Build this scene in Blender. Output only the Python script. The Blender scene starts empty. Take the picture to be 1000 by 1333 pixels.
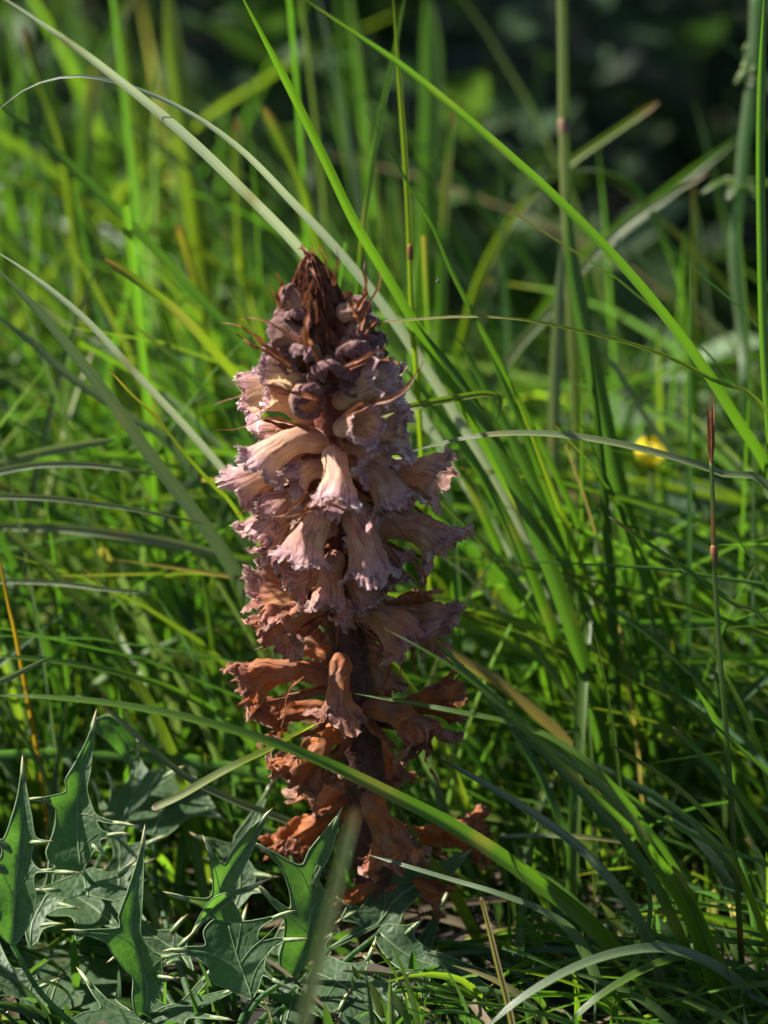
# A withering broomrape spike among meadow grass, with spiny eryngo leaves at its foot.
# Real scale: 1 unit = 1 metre (the whole frame is about 18 x 24 cm at the spike).
import bpy, math, random
import numpy as np
from mathutils import Vector, Matrix, noise
from mathutils.geometry import delaunay_2d_cdt

random.seed(11)
rng = np.random.default_rng(11)
SC = bpy.context.scene
COL = SC.collection
rad = math.radians

# ------------------------------------------------------------------ camera
PITCH = rad(20.0)
DIST = 0.89                       # lens to plane of sharp focus
S = 0.24 / 1333.0                 # metres per photo pixel in that plane
FWD = Vector((0, math.cos(PITCH), -math.sin(PITCH)))
UPV = Vector((0, math.sin(PITCH), math.cos(PITCH)))
RGT = Vector((1, 0, 0))


def sd(py):                       # how far (mm) a vertical stem lies behind the focus plane at a given height
    return math.tan(PITCH) * (py - 650) * S * 1000


def rel(px, py, d):
    k = (DIST + d / 1000) / DIST
    return RGT * ((px - 500) * S * k) + UPV * ((666.5 - py) * S * k) + FWD * (DIST + d / 1000)


CAM = -rel(492, 1240, sd(1240))   # the foot of the spike is the origin


def P(px, py, d=0.0):
    return CAM + rel(px, py, d)


def G(px, py):                    # where a line of sight meets the ground
    r = rel(px, py, 0)
    return CAM + r * (-CAM.z / r.z)


def proj(p):
    q = p - CAM
    z = q.dot(FWD)
    return 500 + q.dot(RGT) / z * DIST / S, 666.5 - q.dot(UPV) / z * DIST / S, (z - DIST) * 1000


cam_data = bpy.data.cameras.new('camera')
cam = bpy.data.objects.new('camera', cam_data)
COL.objects.link(cam)
cam.location = CAM
cam.rotation_euler = (rad(90) - PITCH, 0, 0)
cam_data.sensor_fit = 'VERTICAL'
cam_data.sensor_height = 17.3
cam_data.sensor_width = 13.0
cam_data.lens = 17.3 / 2 / (0.12 / DIST)
cam_data.clip_start = 0.02
cam_data.clip_end = 400
cam_data.dof.use_dof = True
cam_data.dof.focus_distance = DIST
cam_data.dof.aperture_fstop = 3.8
cam_data.dof.aperture_blades = 7
SC.camera = cam

# ------------------------------------------------------------------ sky and sun
SUN_DIR = Vector((-0.72, 0.27, 0.80)).normalized()       # towards the sun: high, behind and to the left
world = bpy.data.worlds.new('World')
SC.world = world
world.use_nodes = True
wn = world.node_tree.nodes
bg = wn['Background']
sky = wn.new('ShaderNodeTexSky')
sky.sky_type = 'NISHITA'
sky.sun_disc = False
sky.sun_elevation = math.asin(SUN_DIR.z)
sky.sun_rotation = math.atan2(SUN_DIR.x, SUN_DIR.y)
world.node_tree.links.new(sky.outputs[0], bg.inputs[0])
bg.inputs[1].default_value = 0.05
sun_data = bpy.data.lights.new('sun', 'SUN')
sun_data.energy = 5.0
sun_data.angle = rad(0.55)
sun_data.color = (1.0, 0.945, 0.86)
sun = bpy.data.objects.new('sun', sun_data)
COL.objects.link(sun)
sun.rotation_euler = SUN_DIR.to_track_quat('Z', 'Y').to_euler()
sun.location = SUN_DIR * 5

vs = SC.view_settings
vs.view_transform = 'Standard'
vs.look = 'None'
vs.exposure = 1.45
vs.gamma = 1.0
vs.use_curve_mapping = False
SC.render.engine = 'CYCLES'
SC.cycles.use_denoising = True
SC.cycles.max_bounces = 8
SC.cycles.diffuse_bounces = 4
SC.cycles.glossy_bounces = 2
SC.cycles.transmission_bounces = 4
SC.cycles.caustics_reflective = False
SC.cycles.caustics_refractive = False
SC.cycles.sample_clamp_indirect = 6.0


# ------------------------------------------------------------------ materials
def new_mat(name):
    m = bpy.data.materials.new(name)
    m.use_nodes = True
    nt = m.node_tree
    nt.nodes.clear()
    out = nt.nodes.new('ShaderNodeOutputMaterial')
    return m, nt, out


def nd(nt, kind, **kw):
    n = nt.nodes.new(kind)
    for k, v in kw.items():
        setattr(n, k, v)
    return n


def mixrgb(nt, a, b, fac, blend='MIX'):
    n = nd(nt, 'ShaderNodeMix', data_type='RGBA', blend_type=blend)
    for sock, val in ((n.inputs[0], fac), (n.inputs[6], a), (n.inputs[7], b)):
        if isinstance(val, (int, float)):
            sock.default_value = val
        elif isinstance(val, tuple):
            sock.default_value = val if len(val) == 4 else (*val, 1)
        else:
            nt.links.new(val, sock)
    return n.outputs[2]


def leafy(nt, out, color, trans_color, trans=0.4, rough=0.45, spec=0.5, bump=None, sheen=0.0, bump_d=0.1, bump_s=0.3):
    pr = nd(nt, 'ShaderNodeBsdfPrincipled')
    nt.links.new(color, pr.inputs['Base Color'])
    pr.inputs['Roughness'].default_value = rough
    pr.inputs['Specular IOR Level'].default_value = spec
    if sheen:
        pr.inputs['Sheen Weight'].default_value = sheen
        pr.inputs['Sheen Roughness'].default_value = 0.4
    tr = nd(nt, 'ShaderNodeBsdfTranslucent')
    nt.links.new(trans_color, tr.inputs['Color'])
    if bump is not None:
        b = nd(nt, 'ShaderNodeBump')
        b.inputs['Strength'].default_value = bump_s
        b.inputs['Distance'].default_value = bump_d * 0.001
        nt.links.new(bump, b.inputs['Height'])
        nt.links.new(b.outputs[0], pr.inputs['Normal'])
    mx = nd(nt, 'ShaderNodeMixShader')
    mx.inputs[0].default_value = trans
    nt.links.new(pr.outputs[0], mx.inputs[1])
    nt.links.new(tr.outputs[0], mx.inputs[2])
    nt.links.new(mx.outputs[0], out.inputs['Surface'])
    return pr


def uv_stretch(nt, sx, sy):
    uv = nd(nt, 'ShaderNodeUVMap')
    mp = nd(nt, 'ShaderNodeMapping')
    mp.inputs['Scale'].default_value = (sx, sy, 1)
    nt.links.new(uv.outputs[0], mp.inputs[0])
    return mp.outputs[0]


def grass_material(name, trans=0.50, rough=0.33, spec=0.65, stripes=True, tboost=(1.8, 2.15, 0.72)):
    m, nt, out = new_mat(name)
    at = nd(nt, 'ShaderNodeAttribute', attribute_name='Col')
    base = at.outputs['Color']
    bump = None
    if stripes:
        nz = nd(nt, 'ShaderNodeTexNoise')
        nz.inputs['Scale'].default_value = 1.0
        nz.inputs['Detail'].default_value = 3.0
        nt.links.new(uv_stretch(nt, 7.0, 3.0), nz.inputs['Vector'])
        wv = nd(nt, 'ShaderNodeTexWave', wave_type='BANDS', bands_direction='X')
        wv.inputs['Scale'].default_value = 2.6
        wv.inputs['Distortion'].default_value = 0.5
        nt.links.new(uv_stretch(nt, 1.0, 0.4), wv.inputs['Vector'])
        base = mixrgb(nt, base, (0.55, 0.62, 0.5), wv.outputs['Fac'], 'MULTIPLY') if False else base
        rr = nd(nt, 'ShaderNodeValToRGB')
        rr.color_ramp.elements[0].color = (0.62, 0.66, 0.6, 1)
        rr.color_ramp.elements[1].color = (1.15, 1.12, 1.1, 1)
        nt.links.new(wv.outputs['Fac'], rr.inputs[0])
        base = mixrgb(nt, base, rr.outputs[0], 0.75, 'MULTIPLY')
        r2 = nd(nt, 'ShaderNodeValToRGB')
        r2.color_ramp.elements[0].position = 0.3
        r2.color_ramp.elements[0].color = (0.7, 0.78, 0.75, 1)
        r2.color_ramp.elements[1].position = 0.7
        r2.color_ramp.elements[1].color = (1.2, 1.1, 0.95, 1)
        nt.links.new(nz.outputs['Fac'], r2.inputs[0])
        base = mixrgb(nt, base, r2.outputs[0], 0.8, 'MULTIPLY')
        bump = wv.outputs['Fac']
    tcol = mixrgb(nt, base, (*tboost, 1), 1.0, 'MULTIPLY')
    leafy(nt, out, base, tcol, trans, rough, spec, bump, bump_d=0.12, bump_s=0.5)
    return m


M = {}
M['blade'] = grass_material('grass_blade')
M['pale_blade'] = grass_material('pale_grass_blade', trans=0.28, rough=0.36, spec=0.7, tboost=(1.35, 1.5, 1.0))
M['sward'] = grass_material('grass_sward', rough=0.45, spec=0.4, stripes=False)
M['weed'] = grass_material('weed_leaf', trans=0.35, rough=0.6, spec=0.3, stripes=False, tboost=(1.6, 1.7, 0.7))


def petal_material():
    m, nt, out = new_mat('broomrape_petal')
    at = nd(nt, 'ShaderNodeAttribute', attribute_name='Col')
    # dark veins that run lengthwise and wander
    nz = nd(nt, 'ShaderNodeTexNoise')
    nz.inputs['Scale'].default_value = 1.0
    nz.inputs['Detail'].default_value = 3
    nz.inputs['Roughness'].default_value = 0.6
    nt.links.new(uv_stretch(nt, 46, 2.4), nz.inputs['Vector'])
    rp = nd(nt, 'ShaderNodeValToRGB')
    rp.color_ramp.elements[0].position = 0.36
    rp.color_ramp.elements[0].color = (1, 1, 1, 1)
    rp.color_ramp.elements[1].position = 0.51
    rp.color_ramp.elements[1].color = (0, 0, 0, 1)
    nt.links.new(nz.outputs['Fac'], rp.inputs[0])
    mul = nd(nt, 'ShaderNodeMath', operation='MULTIPLY')
    nt.links.new(rp.outputs[0], mul.inputs[0])
    nt.links.new(at.outputs['Alpha'], mul.inputs[1])
    dark = mixrgb(nt, at.outputs['Color'], (0.34, 0.15, 0.22), 1.0, 'MULTIPLY')
    c1 = mixrgb(nt, at.outputs['Color'], dark, mul.outputs[0])
    tc = nd(nt, 'ShaderNodeTexCoord')
    n2 = nd(nt, 'ShaderNodeTexNoise')
    n2.inputs['Scale'].default_value = 420
    n2.inputs['Detail'].default_value = 4
    nt.links.new(tc.outputs['Object'], n2.inputs['Vector'])
    r2 = nd(nt, 'ShaderNodeValToRGB')
    r2.color_ramp.elements[0].position = 0.3
    r2.color_ramp.elements[0].color = (0.78, 0.72, 0.70, 1)
    r2.color_ramp.elements[1].position = 0.7
    r2.color_ramp.elements[1].color = (1.22, 1.2, 1.16, 1)
    nt.links.new(n2.outputs['Fac'], r2.inputs[0])
    c2 = mixrgb(nt, c1, r2.outputs[0], 0.8, 'MULTIPLY')
    n3 = nd(nt, 'ShaderNodeTexNoise')
    n3.inputs['Scale'].default_value = 1.0
    n3.inputs['Detail'].default_value = 5
    nt.links.new(uv_stretch(nt, 26, 14), n3.inputs['Vector'])
    leafy(nt, out, c2, c2, trans=0.40, rough=0.58, spec=0.3, bump=n3.outputs['Fac'], sheen=0.3, bump_d=0.22, bump_s=0.6)
    return m


M['petal'] = petal_material()


def simple_mat(name, color, rough=0.6, trans=0.0, noise_scale=300, var=0.35, spec=0.3, bump=0.0, use_attr=False):
    m, nt, out = new_mat(name)
    tc = nd(nt, 'ShaderNodeTexCoord')
    n2 = nd(nt, 'ShaderNodeTexNoise')
    n2.inputs['Scale'].default_value = noise_scale
    n2.inputs['Detail'].default_value = 4
    nt.links.new(tc.outputs['Object'], n2.inputs['Vector'])
    r2 = nd(nt, 'ShaderNodeValToRGB')
    lo, hi = 1 - var, 1 + var
    r2.color_ramp.elements[0].position = 0.3
    r2.color_ramp.elements[0].color = (lo, lo, lo, 1)
    r2.color_ramp.elements[1].position = 0.7
    r2.color_ramp.elements[1].color = (hi, hi, hi, 1)
    nt.links.new(n2.outputs['Fac'], r2.inputs[0])
    if use_attr:
        src = nd(nt, 'ShaderNodeAttribute', attribute_name='Col').outputs['Color']
    else:
        src = (*color, 1)
    c = mixrgb(nt, src, r2.outputs[0], 1.0, 'MULTIPLY')
    leafy(nt, out, c, c, trans, rough, spec, n2.outputs['Fac'] if bump else None, bump_d=bump, bump_s=0.7)
    return m


M['stem'] = simple_mat('broomrape_stem', (0.085, 0.034, 0.030), 0.6, 0, 500, 0.5, 0.3, 0.5, use_attr=True)
M['bract'] = simple_mat('broomrape_bract', (0.2, 0.07, 0.03), 0.55, 0.3, 700, 0.45, 0.35, 0.2, use_attr=True)
M['hair'] = simple_mat('gland_hair', (0.62, 0.5, 0.42), 0.5, 0.45, 50, 0.1)
M['brown_hair'] = simple_mat('brown_gland_hair', (0.42, 0.22, 0.12), 0.5, 0.4, 50, 0.1)
M['spine'] = simple_mat('eryngo_spine', (0.5, 0.52, 0.30), 0.4, 0.15, 200, 0.15, 0.5, use_attr=True)
M['rib'] = simple_mat('eryngo_rib', (0.20, 0.29, 0.13), 0.45, 0.25, 300, 0.15)
M['spikelet'] = simple_mat('spikelet_husk', (0.27, 0.12, 0.05), 0.5, 0.25, 600, 0.35)
M['yellow'] = simple_mat('yellow_petal', (0.80, 0.68, 0.05), 0.4, 0.3, 200, 0.1)
M['straw'] = simple_mat('dead_straw', (0.35, 0.27, 0.16), 0.7, 0.2, 200, 0.3, use_attr=True)
M['fly'] = simple_mat('fly_body', (0.03, 0.03, 0.035), 0.35, 0, 500, 0.2, 0.5)
M['wing'] = simple_mat('fly_wing', (0.5, 0.5, 0.5), 0.2, 0.6, 500, 0.1, 0.6)


def eryngo_material():
    m, nt, out = new_mat('eryngo_leaf')
    tc = nd(nt, 'ShaderNodeTexCoord')
    vo = nd(nt, 'ShaderNodeTexVoronoi', feature='DISTANCE_TO_EDGE')
    vo.inputs['Scale'].default_value = 430
    nt.links.new(tc.outputs['Object'], vo.inputs['Vector'])
    rp = nd(nt, 'ShaderNodeValToRGB')
    rp.color_ramp.elements[0].position = 0.0
    rp.color_ramp.elements[0].color = (1, 1, 1, 1)
    rp.color_ramp.elements[1].position = 0.10
    rp.color_ramp.elements[1].color = (0, 0, 0, 1)
    nt.links.new(vo.outputs['Distance'], rp.inputs[0])
    nz = nd(nt, 'ShaderNodeTexNoise')
    nz.inputs['Scale'].default_value = 130
    nz.inputs['Detail'].default_value = 4
    nt.links.new(tc.outputs['Object'], nz.inputs['Vector'])
    r2 = nd(nt, 'ShaderNodeValToRGB')
    r2.color_ramp.elements[0].position = 0.3
    r2.color_ramp.elements[0].color = (0.044, 0.090, 0.036, 1)
    r2.color_ramp.elements[1].position = 0.7
    r2.color_ramp.elements[1].color = (0.092, 0.150, 0.074, 1)
    nt.links.new(nz.outputs['Fac'], r2.inputs[0])
    vf = nd(nt, 'ShaderNodeMath', operation='MULTIPLY')
    vf.inputs[1].default_value = 0.42
    nt.links.new(rp.outputs[0], vf.inputs[0])
    c = mixrgb(nt, r2.outputs[0], (0.12, 0.19, 0.085), vf.outputs[0])
    nb = nd(nt, 'ShaderNodeTexNoise')
    nb.inputs['Scale'].default_value = 230
    nb.inputs['Detail'].default_value = 3
    nt.links.new(tc.outputs['Object'], nb.inputs['Vector'])
    rb = nd(nt, 'ShaderNodeValToRGB')
    rb.color_ramp.elements[0].position = 0.66
    rb.color_ramp.elements[0].color = (0, 0, 0, 1)
    rb.color_ramp.elements[1].position = 0.74
    rb.color_ramp.elements[1].color = (0.75, 0.75, 0.75, 1)
    nt.links.new(nb.outputs['Fac'], rb.inputs[0])
    c = mixrgb(nt, c, (0.16, 0.13, 0.06), rb.outputs[0])
    t = mixrgb(nt, c, (2.0, 3.0, 0.5, 1), 1.0, 'MULTIPLY')
    hs = nd(nt, 'ShaderNodeMath', operation='MULTIPLY_ADD')
    hs.inputs[1].default_value = 1.2
    nt.links.new(vo.outputs['Distance'], hs.inputs[0])
    nt.links.new(nz.outputs['Fac'], hs.inputs[2])
    pr = leafy(nt, out, c, t, trans=0.47, rough=0.5, spec=0.35, bump=hs.outputs[0], bump_d=0.6, bump_s=0.55)
    return m


M['eryngo'] = eryngo_material()


def soil_material():
    m, nt, out = new_mat('soil')
    tc = nd(nt, 'ShaderNodeTexCoord')
    n = nd(nt, 'ShaderNodeTexNoise')
    n.inputs['Scale'].default_value = 60
    n.inputs['Detail'].default_value = 8
    n.inputs['Roughness'].default_value = 0.7
    nt.links.new(tc.outputs['Object'], n.inputs['Vector'])
    r = nd(nt, 'ShaderNodeValToRGB')
    r.color_ramp.elements[0].position = 0.35
    r.color_ramp.elements[0].color = (0.012, 0.009, 0.006, 1)
    r.color_ramp.elements[1].position = 0.75
    r.color_ramp.elements[1].color = (0.06, 0.043, 0.028, 1)
    nt.links.new(n.outputs['Fac'], r.inputs[0])
    pr = nd(nt, 'ShaderNodeBsdfPrincipled')
    pr.inputs['Roughness'].default_value = 0.95
    nt.links.new(r.outputs[0], pr.inputs['Base Color'])
    b = nd(nt, 'ShaderNodeBump')
    b.inputs['Distance'].default_value = 0.004
    nt.links.new(n.outputs['Fac'], b.inputs['Height'])
    nt.links.new(b.outputs[0], pr.inputs['Normal'])
    nt.links.new(pr.outputs[0], out.inputs['Surface'])
    return m


M['soil'] = soil_material()


# ------------------------------------------------------------------ helpers
def link_mesh(name, verts, faces, mat, parent=None, uv=None, col=None, smooth=True, origin=None):
    """One mesh object. verts are world coordinates; they are stored relative to the origin of the thing."""
    v = np.asarray(verts, dtype=np.float64).reshape(-1, 3)
    if parent is not None:
        r = parent
        while r.parent is not None:
            r = r.parent
        o3 = np.array(r.location)
    else:
        o3 = np.array(origin) if origin is not None else np.zeros(3)
    me = bpy.data.meshes.new(name)
    me.from_pydata((v - o3).tolist(), [], faces if isinstance(faces, list) else faces.tolist())
    if uv is not None:
        ul = me.uv_layers.new(name='UVMap')
        li = np.empty(len(me.loops), dtype=np.int32)
        me.loops.foreach_get('vertex_index', li)
        ul.data.foreach_set('uv', np.asarray(uv, dtype=np.float32)[li].ravel())
    if col is not None:
        ca = me.color_attributes.new('Col', 'FLOAT_COLOR', 'POINT')
        c = np.asarray(col, dtype=np.float32)
        if c.shape[1] == 3:
            c = np.concatenate([c, np.ones((len(c), 1), np.float32)], axis=1)
        ca.data.foreach_set('color', c.ravel())
    if smooth:
        me.polygons.foreach_set('use_smooth', np.ones(len(me.polygons), dtype=bool))
    if mat is not None:
        me.materials.append(mat)
    me.update()
    o = bpy.data.objects.new(name, me)
    COL.objects.link(o)
    if parent is not None:
        o.parent = parent
    else:
        o.location = o3
    return o


def tag(o, label=None, cat=None, group=None, kind=None):
    if label:
        o['label'] = label
    if cat:
        o['category'] = cat
    if group:
        o['group'] = group
    if kind:
        o['kind'] = kind
    return o


def thing(name, label, cat, loc, group=None):
    o = bpy.data.objects.new(name, None)
    COL.objects.link(o)
    o.location = loc
    o.empty_display_size = 0.01
    return tag(o, label, cat, group)


def catmull(pts, n):
    """n points evenly spread (by parameter length) along a smooth curve through pts (array k x m)."""
    p = np.asarray([list(q) for q in pts], dtype=float)
    if len(p) == 2:
        t = np.linspace(0, 1, n)[:, None]
        return p[0] * (1 - t) + p[1] * t
    p = np.vstack([2 * p[0] - p[1], p, 2 * p[-1] - p[-2]])
    out = []
    m = 24
    for i in range(1, len(p) - 2):
        t = np.linspace(0, 1, m, endpoint=False)[:, None]
        a, b, c, d = p[i - 1], p[i], p[i + 1], p[i + 2]
        out.append(0.5 * (2 * b + (c - a) * t + (2 * a - 5 * b + 4 * c - d) * t ** 2 + (3 * b - a - 3 * c + d) * t ** 3))
    out.append(p[-2][None])
    q = np.vstack(out)
    dl = np.linalg.norm(np.diff(q[:, :3], axis=0), axis=1)
    s = np.concatenate([[0], np.cumsum(dl)])
    u = np.linspace(0, s[-1], n)
    return np.stack([np.interp(u, s, q[:, k]) for k in range(q.shape[1])], axis=1)


def nrm(a):
    return a / np.maximum(np.linalg.norm(a, axis=-1, keepdims=True), 1e-12)


def grid_faces(rows, cols, wrap=False):
    f = []
    for i in range(rows - 1):
        for j in range(cols if wrap else cols - 1):
            k = (j + 1) % cols
            f.append((i * cols + j, i * cols + k, (i + 1) * cols + k, (i + 1) * cols + j))
    return f


def tube(path, radii, seg=8, cap=True):
    p = np.asarray(path, float)
    n = len(p)
    r = np.broadcast_to(np.asarray(radii, float), (n,))
    T = nrm(np.gradient(p, axis=0))
    ref = np.array([0.21, -0.93, 0.3])
    A = nrm(np.cross(T, ref))
    B = np.cross(T, A)
    th = np.linspace(0, 2 * math.pi, seg, endpoint=False)
    v = p[:, None, :] + r[:, None, None] * (A[:, None, :] * np.cos(th)[None, :, None] + B[:, None, :] * np.sin(th)[None, :, None])
    v = v.reshape(-1, 3)
    f = grid_faces(n, seg, True)
    uv = np.stack([np.tile(th / 6.2832, n), np.repeat(np.linspace(0, 1, n), seg)], axis=1)
    if cap:
        f.append(tuple(range(seg - 1, -1, -1)))
        f.append(tuple(range((n - 1) * seg, n * seg)))
    return v, f, uv


class Acc:
    """collects several shapes that belong to ONE part"""
    def __init__(self):
        self.v, self.f, self.uv, self.c, self.n = [], [], [], [], 0

    def add(self, v, f, uv=None, c=None):
        v = np.asarray(v, float)
        self.v.append(v)
        self.f += [tuple(i + self.n for i in q) for q in f]
        self.uv.append(np.zeros((len(v), 2)) if uv is None else np.asarray(uv))
        if c is None:
            c = np.ones((len(v), 4))
        c = np.asarray(c, float)
        if c.ndim == 1:
            c = np.tile(c, (len(v), 1))
        if c.shape[1] == 3:
            c = np.hstack([c, np.ones((len(c), 1))])
        self.c.append(c)
        self.n += len(v)

    def build(self, name, mat, parent=None, origin=None, smooth=True):
        return link_mesh(name, np.vstack(self.v), self.f, mat, parent, np.vstack(self.uv), np.vstack(self.c), smooth, origin)


def ribbon(path, width, twist=(0, 0), fold=0.22, across=5, ref=None, base_ref=None):
    """A leaf blade: a strip along path with a keel. width: array of metres. twist in degrees along the strip."""
    p = np.asarray(path, float)
    n = len(p)
    T = nrm(np.gradient(p, axis=0))
    if ref is None:
        ref = np.array(SUN_DIR) * 0.45 - np.array(FWD) * 0.9
    N = np.tile(np.asarray(ref, float), (n, 1))
    N = nrm(N - T * np.sum(N * T, axis=1, keepdims=True))
    Sd = np.cross(T, N)
    tw = np.radians(np.interp(np.linspace(0, 1, n), np.linspace(0, 1, len(twist)), twist))[:, None]
    S2 = Sd * np.cos(tw) + N * np.sin(tw)
    N2 = np.cross(S2, T)
    u = np.linspace(-1, 1, across)
    w = np.asarray(width)[:, None, None] * 0.5
    v = p[:, None, :] + S2[:, None, :] * w * u[None, :, None] + N2[:, None, :] * w * (fold * 2 * (np.abs(u) ** 1.3 - 0.5))[None, :, None]
    uv = np.stack([np.tile((u + 1) / 2, n), np.repeat(np.linspace(0, 1, n), across)], axis=1)
    return v.reshape(-1, 3), grid_faces(n, across), uv


def lerp(a, b, t):
    return np.asarray(a) * (1 - t) + np.asarray(b) * t


# ------------------------------------------------------------------ ground
def ground_z(x, y):
    return 0.006 * noise.noise(Vector((x * 9, y * 9, 0.3))) + 0.003 * noise.noise(Vector((x * 40, y * 40, 1.3)))


def build_ground():
    def axis(lo, hi, inner_lo, inner_hi, step):
        inner = np.arange(inner_lo, inner_hi, step)
        left = inner_lo - np.geomspace(step, inner_lo - lo, 14)[::-1]
        right = inner_hi + np.geomspace(step, hi - inner_hi, 14)
        return np.concatenate([left, inner, right])
    xs = axis(-150, 150, -0.6, 0.6, 0.012)
    ys = axis(-150, 150, -0.6, 1.6, 0.012)
    v = []
    for y in ys:
        for x in xs:
            z = ground_z(x, y) if (abs(x) < 1.2 and -1 < y < 2.4) else 0.0
            v.append((x, y, z - 0.004))
    o = link_mesh('ground', v, grid_faces(len(ys), len(xs)), M['soil'])
    tag(o, kind='structure')


build_ground()

# ------------------------------------------------------------------ the broomrape
STEM = [(497, 1255), (491, 1180), (486, 1100), (476, 1030), (470, 960), (458, 880), (448, 800), (441, 720), (434, 640),
        (429, 570), (423, 500), (416, 440), (410, 390), (406, 350)]


def stem_at(py):
    ys = [q[1] for q in STEM][::-1]
    xs = [q[0] for q in STEM][::-1]
    return float(np.interp(py, ys, xs))


SPIKE = thing('broomrape', 'withering broomrape spike with lilac-cream flowers above and rust-brown dead flowers below', 'wildflower', (0, 0, 0))
FROOT = np.array((0.0, 0.0, 0.0))

# stem
sp = catmull([P(x, y, sd(y)) for x, y in STEM], 90)
srad = np.interp(np.linspace(0, 1, 90), [0, 0.08, 0.3, 0.45, 0.6, 0.75, 0.9, 1], np.array([31, 29, 27, 25, 21, 19, 15, 5]) * S)
sv, sf, suv = tube(sp, srad, 28)
snoise = np.array([noise.noise(Vector(p) * 500) + 0.6 * noise.noise(Vector((p[0] * 1400, p[1] * 1400, p[2] * 260))) for p in sv])
ctr = np.repeat(sp, 28, axis=0)
sv = ctr + (sv - ctr) * (1 + 0.13 * snoise[:, None])
tt = np.repeat(np.linspace(0, 1, 90), 28)[:, None]
scol = np.where(tt < 0.55, lerp([0.050, 0.022, 0.018], [0.085, 0.032, 0.028], np.clip(tt / 0.55, 0, 1)),
                lerp([0.085, 0.032, 0.028], [0.20, 0.065, 0.045], np.clip((tt - 0.55) / 0.15, 0, 1)))
stem_o = link_mesh('stem', sv, sf, M['stem'], SPIKE, suv, scol)


def hairs_on(verts, faces, count, lmin, lmax, w=0.00005, up_bias=0.0, weight=None, seed=0):
    r = np.random.default_rng(seed)
    v = np.asarray(verts)
    f = np.array([q[:4] if len(q) >= 4 else (*q, q[-1]) for q in faces if len(q) in (3, 4)])
    if weight is not None:
        wt = np.asarray(weight)[f].mean(axis=1)
        pr = wt / wt.sum()
    else:
        e = np.linalg.norm(np.cross(v[f[:, 1]] - v[f[:, 0]], v[f[:, 2]] - v[f[:, 0]]), axis=1)
        pr = e / e.sum()
    k = r.choice(len(f), count, p=pr)
    q = f[k]
    a, b = r.random((count, 1)), r.random((count, 1))
    p = (v[q[:, 0]] * (1 - a) + v[q[:, 1]] * a) * (1 - b) + (v[q[:, 3]] * (1 - a) + v[q[:, 2]] * a) * b
    n = nrm(np.cross(v[q[:, 2]] - v[q[:, 0]], v[q[:, 3]] - v[q[:, 1]]))
    n = n * np.where(r.random((count, 1)) < 0.5, 1, -1) if up_bias < 0 else n
    d = nrm(n + r.normal(0, 0.45, (count, 3)))
    L = r.uniform(lmin, lmax, (count, 1))
    s = nrm(np.cross(d, r.normal(0, 1, (count, 3)))) * w
    vv = np.stack([p - s, p + s, p + d * L], axis=1).reshape(-1, 3)
    ff = [(3 * i, 3 * i + 1, 3 * i + 2) for i in range(count)]
    return vv, ff


hv, hf = hairs_on(sv, sf[:-2], 5000, 0.0004, 0.0011, seed=3)
tag(link_mesh('stem_hairs', hv, hf, M['brown_hair'], stem_o), kind='stuff')

LOBES = [(rad(33), 0.62, 0.80), (rad(-33), 0.62, 0.80), (rad(112), 0.48, 0.85), (rad(-112), 0.48, 0.85), (math.pi, 0.55, 1.0)]
FLOWER_N = [0]


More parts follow.
